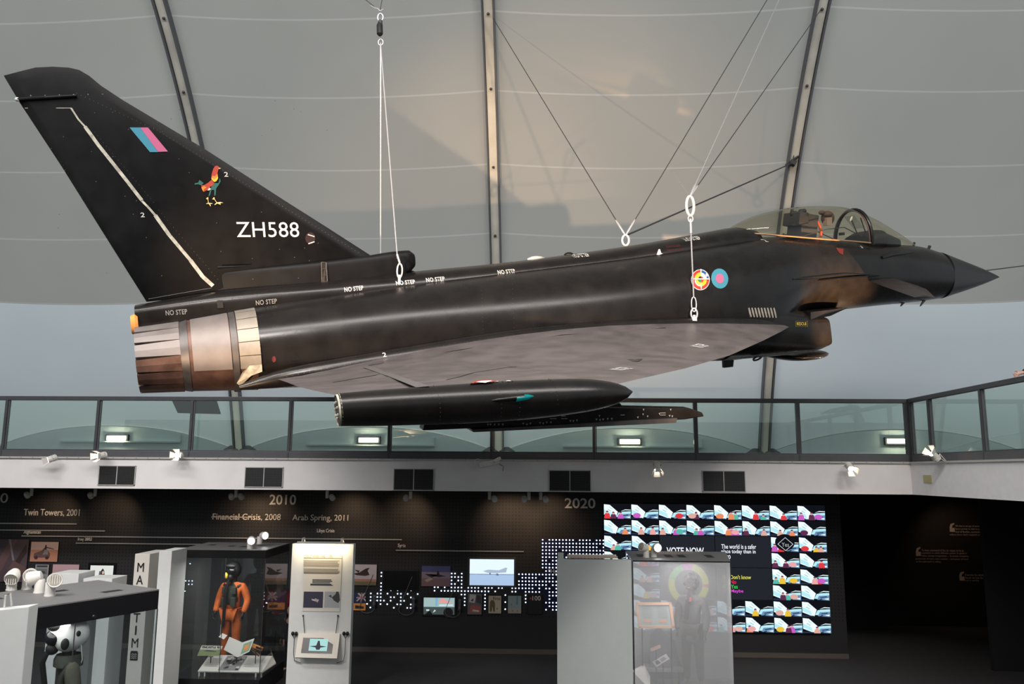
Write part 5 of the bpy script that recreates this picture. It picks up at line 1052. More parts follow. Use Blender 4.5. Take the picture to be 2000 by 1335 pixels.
def human(name, label, base, facing, height, joints, m_body, m_top=None, m_low=None, head='face', hair=None, group=None, hands=True, m_skin=None):
    """standing figure in its own frame: x = its left, y = forward, z up; joints override defaults (metres for a 1.75 m body)"""
    J = dict(pelvis=(0, 0, .93), waist=(0, .0, 1.08), chest=(0, 0, 1.28), neck=(0, -.01, 1.46), headb=(0, .01, 1.54), headc=(0, .02, 1.64),
             sl=(.19, 0, 1.40), el=(.25, -.03, 1.12), wl=(.24, .06, .88), sr=(-.19, 0, 1.40), er=(-.25, -.03, 1.12), wr=(-.24, .06, .88),
             hl=(.10, 0, .90), kl=(.11, .02, .50), al=(.12, -.02, .09), tl=(.14, .14, .03), hr=(-.10, 0, .90), kr=(-.11, .02, .50), ar=(-.12, -.02, .09), tr=(-.14, .14, .03))
    J.update(joints); k = height/1.75
    M = Matrix.Translation(base) @ Matrix.Rotation(facing, 4, 'Z') @ Matrix.Scale(k, 4)
    root = bpy.data.objects.new(name, None); COL.objects.link(root); root.matrix_world = M; tag(root, label, 'mannequin' if name == 'mannequin' else 'person', group)
    R_ = dict(pelvis=(.15, .11), waist=(.13, .10), chest=(.165, .115), neck=(.058, .058), headb=(.06, .065), headc=(.075, .09), sl=(.065,), el=(.045,), wl=(.028,), sr=(.065,), er=(.045,), wr=(.028,), hl=(.09,), kl=(.06,), al=(.04,), tl=(.035,), hr=(.09,), kr=(.06,), ar=(.04,), tr=(.035,))
    names = list(J); idx = {n: i for i, n in enumerate(names)}
    ED = [('pelvis', 'waist'), ('waist', 'chest'), ('chest', 'neck'), ('neck', 'headb'), ('headb', 'headc'), ('chest', 'sl'), ('sl', 'el'), ('el', 'wl'), ('chest', 'sr'), ('sr', 'er'), ('er', 'wr'), ('pelvis', 'hl'), ('hl', 'kl'), ('kl', 'al'), ('al', 'tl'), ('pelvis', 'hr'), ('hr', 'kr'), ('kr', 'ar'), ('ar', 'tr')]
    pts = [(Vector(J[n]), *R_[n]) for n in names]; ed = [(idx[a], idx[c]) for a, c in ED]
    if hands:
        for w, e, th in (('wl', 'el', -1), ('wr', 'er', 1)):
            d = (Vector(J[w])-Vector(J[e])).normalized(); lat = d.cross(Vector((1, 0, 0))); lat = lat if lat.length > .1 else Vector((0, 0, 1))
            P, E2 = hand_pts(Vector(J[w])+d*.02, d, 1., lat, th); o = len(pts); pts += P; ed += [(a+o, c+o) for a, c in E2] + [(idx[w], o)]
    skin('body', pts, ed, m_skin or skinm, root)
    def cloth(nm, ns, gr, m):
        s_ = {n: i for i, n in enumerate(ns)}; return skin(nm, [(Vector(J[n]), *[r+gr for r in R_[n]]) for n in ns], [(s_[a], s_[c]) for a, c in ED if a in s_ and c in s_], m, root, ns.index('pelvis') if 'pelvis' in ns else 0)
    if m_top: cloth('jacket', ['pelvis', 'waist', 'chest', 'neck', 'sl', 'el', 'wl', 'sr', 'er', 'wr'], .022, m_top)
    if m_low: cloth('trousers', ['pelvis', 'hl', 'kl', 'al', 'hr', 'kr', 'ar'], .018, m_low)
    h = Vector(J['headc'])
    if head == 'face':
        b = MB(); R3 = Matrix.Identity(3); rs = []
        for i in range(15):
            t = PI*i/14; q = max(math.sin(t), .01); z = -math.cos(t); wx = .076*(1-.22*max(0, -z-.1)); wy = .096
            ring = []
            for j in range(24):
                a = 2*PI*j/24; x = wx*q*math.cos(a); y = wy*q*math.sin(a); f = max(0, math.sin(a))
                if abs(z+.05) < .25 and f > .97: y += .020*(1-abs(z+.05)/.25)
                if abs(z-.12) < .18 and .75 < f < .97: y -= .010
                if z < -.55 and f > .6: y += .012
                ring.append(h+Vector((x, y, .118*z)))
            rs.append(ring)
        b.rings(rs, m_skin or skinm); o = b.build('head', root, 60)
        b = MB()
        for sx in (-1, 1): b.ell(h+Vector((sx*.031, .082, .012)), (.013, .008, .008), markw, 8, 6); b.ell(h+Vector((sx*.031, .089, .012)), (.005, .003, .005), blackm, 8, 5)
        b.build('eye', root, 60); b = MB(); b.ell(h+Vector((0, .092, -.052)), (.024, .008, .007), mat('lip', (.40, .14, .12), .5), 10, 6); b.build('mouth', root, 60)
        b = MB()
        for sx in (-1, 1): b.ell(h+Vector((sx*.078, 0, .0)), (.010, .02, .032), m_skin or skinm, 10, 8)
        b.build('ear', root, 60)
    if hair == 'curly':
        b = MB(); rg = random.Random(2); b.ell(h+Vector((0, -.02, .04)), (.10, .12, .12), hairm)
        for _ in range(70):
            v = Vector((rg.gauss(0, 1), rg.gauss(-.3, 1), rg.gauss(.3, .9))).normalized()
            if v.y > .55 and v.z < .45: continue
            b.ell(h+Vector((v.x*.105, v.y*.12-.02, v.z*.125+.03)), (.034, .034, .03), hairm, 7, 5)
        b.build('hair', root, 60)
    if hair == 'short':
        b = MB(); b.ell(h+Vector((0, -.018, .03)), (.082, .098, .10), hairm); b.build('hair', root, 60)
    return root, M, J

# ------------------------------------------------------------------ display cases and panels
capm = mat('case_cap_grey', (.16, .16, .165), .5, noise=.05); capd = mat('case_band_dark', (.012, .012, .014), .25)
def spot_lamp(lab, p, d, lit, power=25, grp='white spotlights on top of the display cases'):
    root = thing('case_spotlight', lab, 'spotlight', p, grp); p = Vector(p); d = Vector(d).normalized()
    b = MB(); b.lathe(p, (0, 0, 1), [(0, .055), (.012, .055), (.012, .05), (.13, .05), (.14, .045)], lampw, 18); under(b.build('mount', smooth=30), root)
    c = p+Vector((d.x*.07+.02, d.y*.05, .16))
    b = MB(); b.lathe(c-d*.07, d, [(0, .02), (.01, .05), (.06, .068), (.12, .075), (.14, .07), (.135, .06)], lampw, 22); under(b.build('lamp_head', smooth=35), root)
    b = MB(); b.lathe(c+d*.064, d, [(0, .062), (.003, .06)], glow('bright_lens', (1, .92, .95), 14) if lit else mat('louvre_lens', (.35, .33, .29), .3), 20); 
    under(b.build('lens'), root)
    if not lit:
        b = MB()
        for k in range(-2, 3): b.tube([c+d*.07+d.cross(Vector((0, 0, 1))).normalized()*.022*k+Vector((0, 0, -.05)), c+d*.07+d.cross(Vector((0, 0, 1))).normalized()*.022*k+Vector((0, 0, .05))], .004, creamw, 5)
        under(b.build('louvre'), root)
    else: spot('spot_beam', c+d*.12, c+d*2, power, (1, .86, .80), 60, .6, .03, root)
    return root
def case(lab, base, top, band=.13, glass=glassc, seams=(), slots=(), locks=(), glow_w=14):
    """glass case: base = 4 floor-plan corners (counter-clockwise), top height"""
    P = [Vector((p[0], p[1], 0)) for p in base]; c = sum(P, Vector())/4
    root = thing('display_case', lab, 'display case', c)
    up = Vector((0, 0, 1))
    b = MB(); b.prism([p+up*(top-.012) for p in P], up*.012, capm); under(b.build('top_panel'), root)
    b = MB()
    for i in range(4):
        a, d = P[i], P[(i+1) % 4]; n = (d-a).cross(up).normalized(); b.prism([a+up*(top-band), d+up*(top-band), d+up*(top-.012), a+up*(top-.012)], -n*.02, capd)
    under(b.build('header_band'), root)
    b = MB(); b.prism([p for p in P], up*.30, capd); under(b.build('plinth'), root)
    for i in range(4):
        a, d = P[i], P[(i+1) % 4]; n = (d-a).cross(up).normalized()
        b = MB(); b.prism([a+up*.3, d+up*.3, d+up*(top-band), a+up*(top-band)], -n*.008, glass); under(b.build('glass_pane'), root)
    b = MB()
    for i in range(4): b.tube([P[i]*.998+c*.002+up*.3, P[i]*.998+c*.002+up*(top-band)], .007, wired, 5)
    for i, t in seams: q = P[i].lerp(P[(i+1) % 4], t); b.tube([q+up*.3, q+up*(top-band)], .006, wired, 5)
    under(b.build('edge_seal'), root)
    l = bpy.data.lights.new('case_fill', 'AREA'); l.size = .5; l.energy = glow_w; l.color = (1, .95, .9); lo = bpy.data.objects.new('case_fill', l); COL.objects.link(lo); q = P[0].lerp(P[1], .5).lerp(c, .35)+up*(top-band-.02); lo.location = q; under(lo, root)  # added fill lamp under the band, brightens the case contents
    if slots:
        for u, v, w_, h_ in slots:
            b = MB(); X = P[1]-P[0]; Y = P[3]-P[0]; q = P[0]+X*u+Y*v+up*(top+.001); b.poly([q, q+X*w_, q+X*w_+Y*h_, q+Y*h_], blackm); under(b.build('vent_slot', keep=True), root)
    for i, t in locks: q = P[i].lerp(P[(i+1) % 4], t)+up*(top-band+.03); n = (P[(i+1) % 4]-P[i]).cross(up).normalized(); b = MB(); b.lathe(q, n, [(0, .022), (.012, .02)], mat('chrome', (.6, .6, .6), .2, 1), 14); under(b.build('lock', smooth=30), root)
    return root
# --- case A, near left
TA = 2.6
Rc = atZ(311, 1150, TA); Bc = atZ(192, 1132, TA); Fc = atZ(57, 1187, TA); dF = (Fc-Rc); Lc = Rc+dF*1.75; BL = Lc+(Bc-Rc)*1.0
case('large glass case with dark band and grey top at the lower left', [(Lc.x, Lc.y), (Rc.x, Rc.y), (Bc.x, Bc.y), (BL.x, BL.y)], TA, .21, seams=((0, .62),), slots=((.38, .62, .10, .10), (.66, .60, .09, .09), (.80, .20, .09, .09), (.10, .3, .08, .08)), locks=((0, .70),), glow_w=5)
for px, py, d, lab in ((22, 1152, (.2, -.8, -.5), 'white spotlight on the large left case, leftmost of the group of four'), (52, 1150, (.5, -.85, -.1), 'white louvred spotlight on the large left case, second from the left'),
                       (76, 1157, (-1, -.3, -.3), 'white upright spotlight mount on the large left case, third from the left'), (97, 1163, (.55, -.8, .15), 'white louvred spotlight on the large left case, nearest the glass front edge')):
    spot_lamp(lab, atZ(px, py, TA), d, False)
# white panel in front of case A
a = atZ(-60, 1197, 2.78); c = atZ(57, 1184, 2.78); 
b = MB(); b.prism([(a.x, a.y, 0), (c.x, c.y, 0), (c.x-.02, c.y+.16, 0), (a.x-.02, a.y+.16, 0)], (0, 0, 2.78), offwhite)
o = tag(b.build('partition', bevel=.006), 'plain pale panel at the bottom left corner, in front of the large case', 'partition', 'pale upright partitions')
b = MB(); p = atZ(2, 1190, 2.78)+Vector((0, .07, 0)); b.tube([p+Vector((-.02, 0, -.01)), p+Vector((-.02, 0, .10)), p+Vector((.02, 0, .12)), p+Vector((.04, 0, .02))], .008, markw, 6); tag(b.build('lamp_hook', smooth=50), 'small white bent lamp arm on the bottom left panel', 'lamp arm')
# mannequin A: white helmet, dark green jacket
hA = atZ(113, 1226, 2.33); ol = mat('olive_jacket', (.035, .04, .03), .85, noise=.25, scale=14); 
rootA, MA, JA = human('mannequin', 'mannequin in olive jacket and white flight helmet, inside the large left case', Vector((hA.x+.08, hA.y+.10, .54)), math.radians(130), 1.8, {}, None, ol, mat('olive_trousers', (.03, .035, .028), .85, noise=.2), m_skin=blackm)
h = Vector(JA['headc']); hw_ = mat('helmet_white', (.85, .85, .83), .35)
b = MB(); rs = []
for i in range(13):
    t = PI*i/12; q = max(math.sin(t), .02); z = -math.cos(t); rs.append([h+Vector((.16*q*math.cos(2*PI*j/24), .19*q*math.sin(2*PI*j/24)*(1 if math.sin(2*PI*j/24) < 0 else (.75 if z < 0 else .92)), .02+.185*z*(1 if z > 0 else .85))) for j in range(24)])
b.rings(rs, hw_); hel = b.build('helmet', rootA, 60)
b = MB(); b.ell(h+Vector((0, .13, .01)), (.10, .075, .075), blackg); b.ell(h+Vector((0, .13, .12)), (.12, .06, .05), blackm); b.build('visor', hel, 60)
b = MB()
for sx in (-1, 1): b.ell(h+Vector((sx*.15, .05, -.035)), (.02, .038, .055), blackm); b.ell(h+Vector((sx*.148, -.06, .05)), (.014, .022, .028), blackm)
b.build('ear_cup', hel, 60)
b = MB(); b.ell(h+Vector((0, .13, -.09)), (.05, .06, .06), blackm); b.tube([h+Vector((0, .17, -.12)), h+Vector((.02, .2, -.22)), h+Vector((.06, .16, -.42)), h+Vector((.10, .12, -.62)), h+Vector((.12, .14, -.8))], .026, blackm, 10); b.build('oxygen_mask', hel, 60)
b = MB(); b.rings([[h+Vector((rx*math.cos(2*PI*j/20), ry*math.sin(2*PI*j/20)-.02, z)) for j in range(20)] for rx, ry, z in ((.17, .13, -.26), (.15, .13, -.20), (.11, .11, -.155), (.09, .09, -.17))], ol); b.build('collar', rootA, 50)
b = MB(); b.tube([h+Vector((-.1, -.1, -.06)), h+Vector((-.12, -.12, -.2)), h+Vector((-.08, -.1, -.3))], .006, markw, 6); b.build('mask_cable', hel, 50)
# pale panels seen behind/inside
def upright(lab, x0, x1, ytop, Z, dy=.18, side=None, name='partition', m=offwhite, px2=None):
    a = atZ(x0, ytop, Z); c = Vector((atZ(x1, ytop, Z).x, a.y, Z)); c = at(x1, ytop, a.y); c.z = Z
    b = MB(); b.bbox((a.x, a.y, 0), (c.x, a.y+dy, Z), m); return tag(b.build(name, bevel=.006), lab, 'partition', 'pale upright partitions'), a, c
# lettered pillar
o, a, c = upright('white pillar with vertical black lettering and wave square, left of centre-left case', 264, 293, 1081, 2.5, .75, name='lettered_pillar', m=creamw); del o['group']
for k, ch in enumerate('MARITIME'):
    zt = at(278, 1099+24.6*k, a.y).z; xm = a.x+(c.x-a.x)*.45; o2 = place_text(ch, blackm, (xm-.055 if ch != 'I' else xm-.012, a.y-.006, zt-.14), (xm+.055 if ch != 'I' else xm+.012, a.y-.006, zt-.14), .145, name='letter'); under(o2, o)
zq = at(268, 1281, a.y).z; xm = a.x+(c.x-a.x)*.45
b = MB(); b.bbox((xm-.065, a.y-.006, zq-.065), (xm+.065, a.y-.001, zq+.065), blackm); under(b.build('wave_square'), o)
b = MB()
for k in range(3): b.tube([(xm-.045+.0225*j, a.y-.009, zq+.03-.03*k+(.012 if j % 2 else -.004)) for j in range(5)], .005, markw, 5)
under(b.build('wave_mark'), o)
upright('plain white panel between the lettered pillar and the orange suit case', 311, 336, 1075, 2.55, .6)
upright('plain white panel standing inside view of the large left case, centre', 157, 181, 1196, 2.25, .10)
for x0, x1, yt, lab, Z_ in ((101, 154, 1119, 'low white panel top showing above the large left case, under the pink photograph', 2.35), (163, 219, 1129, 'thin white panel top showing below the small monitor', 2.2)):
    a = at(x0, yt, 13.6); c = at(x1, yt, 13.6); b = MB(); b.bbox((a.x, 13.6, 0), (c.x, 14.1, a.z), offwhite); tag(b.build('partition', bevel=.006), lab, 'partition', 'pale upright partitions')
# --- case B with orange suit
TB = 2.5
f0 = atZ(350, 1072, TB); f1 = atZ(521, 1073, TB); b1 = atZ(565, 1060, TB); b0 = atZ(408, 1058, TB); b1.y = b0.y = (b1.y+b0.y)/2; f1.y = f0.y = (f0.y+f1.y)/2
case('glass case holding an orange flight suit, left of the tall text panel', [(f0.x, f0.y), (f1.x, f1.y), (b1.x, b1.y), (b0.x, b0.y)], TB, .15, seams=((0, .54),), slots=((.14, .55, .08, .12), (.42, .40, .08, .12), (.58, .35, .08, .12), (.88, .35, .08, .12)))
spot_lamp('lit white spotlight on the orange suit case, left of two', atZ(488, 1071, TB), (.25, -.9, -.25), True, 18)
spot_lamp('brightest white spotlight on the orange suit case, right of two', atZ(503, 1066, TB)+Vector((0, .1, .03)), (.75, -.6, .0), True, 18)
ora = mat('orange_flight_suit', (.62, .13, .02), .75, noise=.18, scale=9, bump=.3); vestm = mat('survival_vest', (.03, .035, .025), .8, noise=.3, scale=20)
yB = f0.y+.75; hB = at(458, 1116, yB)
rootB, MB_, JB = human('mannequin', 'mannequin in orange flight suit and black helmet with yellow mask', Vector((hB.x, yB, hB.z-1.66)), math.radians(180-8), 1.78, {'el': (.29, -.02, 1.13), 'er': (-.29, -.02, 1.13), 'wl': (.26, .14, .93), 'wr': (-.28, .12, .93)}, None, ora, ora, m_skin=blackm)
h = Vector(JB['headc'])
b = MB(); b.ell(h+Vector((0, 0, .03)), (.13, .15, .155), blackm); hel = b.build('helmet', rootB, 60)
b = MB(); b.ell(h+Vector((0, .10, .02)), (.10, .07, .07), blackg); b.ell(h+Vector((0, .13, .11)), (.1, .05, .04), blackm); b.build('visor', hel, 60)
b = MB(); b.ell(h+Vector((.08, .12, -.06)), (.035, .04, .06), yellow); b.build('yellow_mask_valve', hel, 60)
b = MB(); b.ell(h+Vector((0, .12, -.09)), (.05, .05, .06), blackm); b.tube([h+Vector((0, .16, -.12)), h+Vector((.03, .19, -.3)), h+Vector((.05, .17, -.6)), h+Vector((.08, .14, -.95))], .028, blackm, 10); b.build('oxygen_hose', hel, 60)
skin('vest', [((0, 0, 1.02), .13, .115), ((0, .01, 1.15), .155, .14), ((0, .01, 1.30), .175, .15), ((0, 0, 1.42), .10, .12)], [(0, 1), (1, 2), (2, 3)], vestm, rootB)
b = MB()
for sx in (-1, 1): b.box((sx*.09, .15, 1.12), (.10, .06, .16), vestm); b.box((sx*.10, .15, 1.32), (.07, .05, .12), vestm)
b.box((.13, .13, .62), (.03, .02, .22), markw); b.build('pouch', rootB, None, bevel=.01)
# booklet table in case B
yT = f0.y+.16; a = at(386, 1310, yT); c = at(512, 1312, yT); zt = a.z; root = thing('leaflet_table', 'low white table with printed panels, inside the orange suit case', 'table', (a.x, yT, 0))
b = MB(); A = Vector((a.x, yT, zt)); B_ = Vector((c.x, yT, zt)); up_ = Vector((.05, .36, .20)); b.prism([A, B_, B_+up_, A+up_], (0, .01, -.02), creamw); under(b.build('table_top'), root)
b = MB(); e1 = at(541, 1290, yT+.4); b.prism([B_, Vector((e1.x, yT+.35, zt+.08)), Vector((e1.x-.2, yT+.6, zt+.28)), B_+up_], (0, .01, -.02), creamw); under(b.build('side_top'), root)
for x in (a.x+.02, a.x+.12, c.x-.12, c.x-.02): b = MB(); b.bbox((x-.012, yT+.02, .30), (x+.012, yT+.045, zt), creamw); under(b.build('leg'), root)
nrm = (B_-A).cross(up_).normalized()*.004
def onT(u, v, k=1): return A+(B_-A)*u+up_*v+nrm*k
b = MB(); b.poly([onT(.30, .06), onT(.62, .06), onT(.62, .94), onT(.30, .94)], grayp)
for q in range(26):
    rg = random.Random(q); u, v = rg.uniform(.31, .57), rg.uniform(.08, .8); b.poly([onT(u, v, 2), onT(u+.05, v, 2), onT(u+.04, v+.12, 2), onT(u, v+.1, 2)], rg.choice([pap, dgray, blackm]))
for k in range(6): b.poly([onT(.04, .75-.09*k, 2), onT(.25, .75-.09*k, 2), onT(.25, .77-.09*k, 2), onT(.04, .77-.09*k, 2)], grayp); b.poly([onT(.66, .75-.09*k, 2), onT(.95, .75-.09*k, 2), onT(.95, .77-.09*k, 2), onT(.66, .77-.09*k, 2)], grayp)
under(b.build('printed_panel', keep=True), root)
yK = yT+.12
def card(name, lab, cat, quad, m, Y, extra=(), thick=.006, parts='print'):
    P = [at(x, y, Y+dy) for x, y, dy in quad]; root = thing(name, lab, cat, P[0]); b = MB(); b.prism(P, (0, thick, 0), m); under(b.build('sheet'), root)
    n = (P[1]-P[0]).cross(P[3]-P[0]).normalized(); n = n if n.y < 0 else -n
    b = MB(); k = 1
    for mm, pts in extra:
        b.poly([P[0]+(P[1]-P[0])*u+(P[3]-P[0])*v+n*(.003+.001*k) for u, v in pts], mm); k += 1
    if extra: under(b.build(parts, keep=True), root)
    return root, P
pg = mat('map_green', (.25, .42, .30), .6)
rt, P = card('open_booklet', 'open cream booklet with a coloured map, inside the orange suit case', 'booklet', [(437, 1268, 0), (464, 1283, 0), (473, 1254, .1), (448, 1243, .1)], creamw, yK)
P2 = [at(464, 1283, yK), at(487, 1272, yK), at(497, 1246, yK+.1), at(473, 1254, yK+.1)]
b = MB(); b.prism(P2, (0, .006, 0), creamw); q = [P2[0].lerp(P2[1], .2).lerp(P2[3].lerp(P2[2], .2), .12), P2[0].lerp(P2[1], .9).lerp(P2[3].lerp(P2[2], .9), .12), P2[0].lerp(P2[1], .9).lerp(P2[3].lerp(P2[2], .9), .85), P2[0].lerp(P2[1], .2).lerp(P2[3].lerp(P2[2], .2), .85)]
b.poly([v+Vector((0, -.004, 0)) for v in q], pg); m1 = (q[0]+q[2])/2; b.poly([v.lerp(m1, .45)+Vector((0, -.006, 0)) for v in q], orange); under(b.build('map_page', keep=True), rt)
card('info_card', 'small blank white card tilted above the open booklet', 'card', [(427, 1243, 0), (437, 1248, 0), (444, 1240, .05), (434, 1236, .05)], creamw, yK)
rt, P = card('picture_booklet', 'small aircraft booklet with a pale title strip, left of the open booklet', 'booklet', [(385, 1280, 0), (427, 1280, 0), (435, 1261, .1), (394, 1260, .1)], creamw, yK, [(C('p_field', (.20, .25, .10)), [(0, 0), (1, 0), (1, .6), (0, .6)]), (dgray, [(.2, .45), (.8, .35), (.82, .42), (.5, .55), (.3, .55)])])
me = place_text("FINCASTLE '82", blackm, P[3].lerp(P[0], .22)+Vector((.03, -.01, 0)), P[2].lerp(P[1], .22)+Vector((-.03, -.01, 0)), .035, name='title_text', bold=.02); under(me, rt)
b = MB(); p = at(500, 1262, yK+.1); b.box(p, (.26, .05, .06), orange, Matrix.Rotation(.35, 3, 'Y')); b.box(p+Vector((-.02, .02, -.09)), (.22, .04, .04), dkmet, Matrix.Rotation(.7, 3, 'Y')); b.box(p+Vector((.06, 0, -.02)), (.12, .06, .05), blackm, Matrix.Rotation(.35, 3, 'Y')); tag(b.build('survival_kit', bevel=.006), 'orange and black survival gear right of the open booklet', 'survival gear')
for px, lab, (y0, y1) in ((462, 'thin black stand holding up the open booklet', (1283, 1310)), (412, 'thin black stand holding up the aircraft booklet', (1281, 1300)), (500, 'thin black stand holding up the orange survival gear', (1268, 1300))):
    p = at(px, y0, yK+.06); b = MB(); b.tube([p, (p.x, p.y, .3)], .008, blackm, 6); b.box((p.x, p.y, p.z-.005), (.08, .02, .01), blackm); tag(b.build('prop_stand'), lab, 'stand')
# --- tall text panel C
YC = 14.72
a = at(571, 1061, YC); c = at(691, 1062, YC); a2 = at(568, 1335, YC)
root = thing('text_panel', 'tall white text panel lit from its top edge, with poster and small screen', 'panel', ((a.x+c.x)/2, YC, 0))
b = MB(); b.bbox((a.x, YC, 0), (c.x, YC+.16, a.z), offwhite); under(b.build('board', bevel=.006), root)
b = MB(); zt = a.z; x0, x1 = at(585, 1062, YC).x, at(676, 1062, YC).x; b.bbox((x0, YC-.16, zt+.02), (x1, YC-.12, zt+.05), creamw)
for x in (x0+.08, x1-.06): b.tube([(x, YC+.05, zt), (x, YC+.02, zt+.10), (x, YC-.08, zt+.10), (x, YC-.13, zt+.05)], .012, lampw, 6)
under(b.build('picture_lamp', smooth=40), root)
l = bpy.data.lights.new('lamp_strip', 'AREA'); l.shape = 'RECTANGLE'; l.size = x1-x0; l.size_y = .03; l.energy = 9; l.color = (1, .80, .50); lo = bpy.data.objects.new('lamp_strip', l); COL.objects.link(lo); lo.location = ((x0+x1)/2, YC-.14, zt+.015); lo.rotation_euler = (.55, 0, 0); under(lo, root)
def pc(px, py, o=.012): return at(px, py, YC-o)
b = MB(); A_, B2 = pc(590, 1193), pc(668, 1081); b.bbox((A_.x, YC-.012, A_.z), (B2.x, YC-.006, B2.z), creamw); under(b.build('poster'), root)
t1, t2 = pc(594, 1089, .014), pc(650, 1089, .014); under(place_text('COLD WAR 1946 - 1991', mat('grey_ink', (.30, .27, .22), .6), t1, Vector((t2.x, t2.y, t1.z)), .06, name='poster_heading', depth=.002), root)
ink = MATS['grey_ink']; b = MB()
def bar(x0, x1, y, h=.7, m=ink, o=.0135): p, q = pc(x0, y+h, o), pc(x1, y, o); b.poly([p, (q.x, p.y, p.z), q, (p.x, q.y, q.z)], m)
bar(593, 668, 1089.5, .5); rg = random.Random(1)
for k in range(6): bar(593, 664-rg.random()*5, 1094+2.3*k)
for k in range(5): bar(593, 664-rg.random()*5, 1110+2.2*k)
bar(593, 662, 1118)
for k in range(4): bar(610 if k < 3 else 606, 645+rg.random()*5, 1131+2.9*k, 1.4, dgray)
bar(606, 650, 1141.5, 1.2, dgray)
under(b.build('poster_text', keep=True), root)
b = MB(); bar(592, 631.5, 1155, 31, C('p_navsky', (.05, .05, .085))); bar(633, 664, 1155, 31, C('p_palesky', (.42, .45, .50)), .0135)
for P_ in ([(608, 1169), (623, 1170), (621, 1175), (610, 1172)], [(615, 1168), (618, 1168), (620, 1177)]): b.poly([pc(x, y, .0145) for x, y in P_][::-1], pale)
for P_ in ([(648, 1166), (655, 1160), (657, 1154.5), (661, 1155), (663, 1162), (664, 1172), (660, 1177), (652, 1172)], [(641, 1163), (647, 1161), (648, 1167)]): b.poly([pc(x, y, .0145) for x, y in P_][::-1], dgray)
under(b.build('poster_photo', keep=True), root)
# tilted monitor on the panel
mr_ = thing('framed_screen', 'tilted cream framed screen showing a jet head-on, on the tall text panel', 'screen', pc(620, 1262))
q = [pc(576, 1283, .22), pc(658, 1285, .22), pc(664, 1236, .04), pc(583, 1236, .04)]; b = MB(); b.prism(q, (0, .03, -.02), creamw); under(b.build('frame'), mr_)
def tq(u, v, k): n = (q[1]-q[0]).cross(q[3]-q[0]).normalized(); n = n if n.y < 0 else -n; return q[0]+(q[1]-q[0])*u+(q[3]-q[0])*v+n*k
b = MB(); b.poly([tq(.13, .18, .003), tq(.87, .18, .003), tq(.87, .82, .003), tq(.13, .82, .003)], blackg)
b.poly([tq(.30, .28, .005), tq(.74, .28, .005), tq(.74, .78, .005), tq(.30, .78, .005)], glow('s_aqua', (.42, .72, .70), 1)); b.poly([tq(u, v, .007) for u, v in ((.31, .47), (.46, .42), (.48, .33), (.56, .33), (.58, .42), (.73, .47), (.57, .50), (.54, .70), (.50, .70), (.47, .50))], glow('s_dgrey', (.06, .06, .07), 1))
under(b.build('screen_image', keep=True), mr_)
b = MB()
for x0, x1 in ((592, 595), (660, 656)): b.tube([pc(x0, 1202, .02), pc(x1, 1236, .04)], .006, wired, 6); b.ell(pc(x0, 1202, .02), (.015, .015, .02), wired, 8, 6)
under(b.build('hanging_cable', smooth=50), mr_)
for px, sgn, lab in ((575, -1, 'headset hanging left of the tilted framed screen'), (675, 1, 'headset hanging right of the tilted framed screen')):
    p = pc(px, 1240, .05); hr = thing('headset', lab, 'headphones', p, 'headsets on the tall text panel'); b = MB(); b.ell(p+Vector((-.03, 0, .03)), (.03, .03, .035), blackm, 10, 8); b.ell(p+Vector((.03, 0, .03)), (.03, .03, .035), blackm, 10, 8); under(b.build('ear_cup', smooth=50), hr)
    b = MB(); b.tube([p+Vector((-.035, 0, .0)), p+Vector((0, 0, -.05)), p+Vector((.035, 0, 0))], .008, dkmet, 6); b.tube([p+Vector((0, 0, -.05)), p+Vector((0, 0, -.30)), p+Vector((-sgn*.02, 0, -.42)), p+Vector((-sgn*.14, 0, -.46))], .006, dkmet, 6); under(b.build('headset_cord', smooth=50), hr)
# reflections in case B's glass, built as figures beyond it
human('person', 'reflected visitor in a red top, built as a figure behind the orange suit case', Vector((-5.35, 17.1, 0)), math.radians(170), 1.80, {'el': (.26, .14, 1.16), 'wl': (.10, .32, 1.30), 'er': (-.26, .10, 1.14), 'wr': (-.16, .28, 1.20)}, None, mat('red_top', (.40, .03, .05), .8, noise=.1), mat('dark_trousers', (.02, .02, .025), .8, noise=.2))
human('person', 'reflected bald child in dark clothes, built as a figure before the visitor in red', Vector((-4.95, 16.6, 0)), math.radians(150), 1.25, {}, None, mat('dark_top', (.02, .02, .025), .8, noise=.2), MATS['dark_trousers'])
# --- panel D and case D
YD = 13.55
a = at(1088, 1092, YD); c = at(1233, 1092, YD)
b = MB(); b.bbox((a.x, YD, 0), (c.x, YD+.16, a.z), mat('sage_white_panel', (.68, .73, .72), .55, noise=.015)); tag(b.build('partition', bevel=.006), 'widest plain pale panel, bottom centre, left of the coat case', 'partition', 'pale upright partitions')
zt = a.z; p = at(1095, 1086, YD+.08); b = MB(); b.bbox((p.x-.045, p.y-.04, zt), (p.x+.045, p.y+.04, zt+.10), mat('greenish_white_plastic', (.72, .80, .72), .4)); b.bbox((p.x-.03, p.y-.045, zt+.02), (p.x+.03, p.y-.04, zt+.07), creamw); tag(b.build('sensor_box', bevel=.006), 'small greenish-white box on top of the widest pale panel', 'box')
x0, x1 = at(1108, 1088, YD+.1).x, at(1206, 1088, YD+.1).x; b = MB(); b.bbox((x0, YD+.06, zt+.02), (x1, YD+.14, zt+.05), mat('copper_lamp', (.75, .55, .42), .35, .3)); b.bbox((x0, YD+.07, zt+.05), (x1-.02, YD+.13, zt+.075), creamw)
for x in (x0+.1, x1-.1): b.bbox((x-.02, YD+.08, zt), (x+.02, YD+.12, zt+.03), wired)
tag(b.build('strip_lamp', bevel=.004), 'long copper-toned strip lamp lying on top of the widest pale panel', 'lamp')
TD = 2.5; f0 = atZ(1236, 1093, TD); f1 = atZ(1421, 1092, TD); b1 = atZ(1412, 1075, TD); b0 = atZ(1222, 1075, TD); f1.y = f0.y; b1.y = b0.y
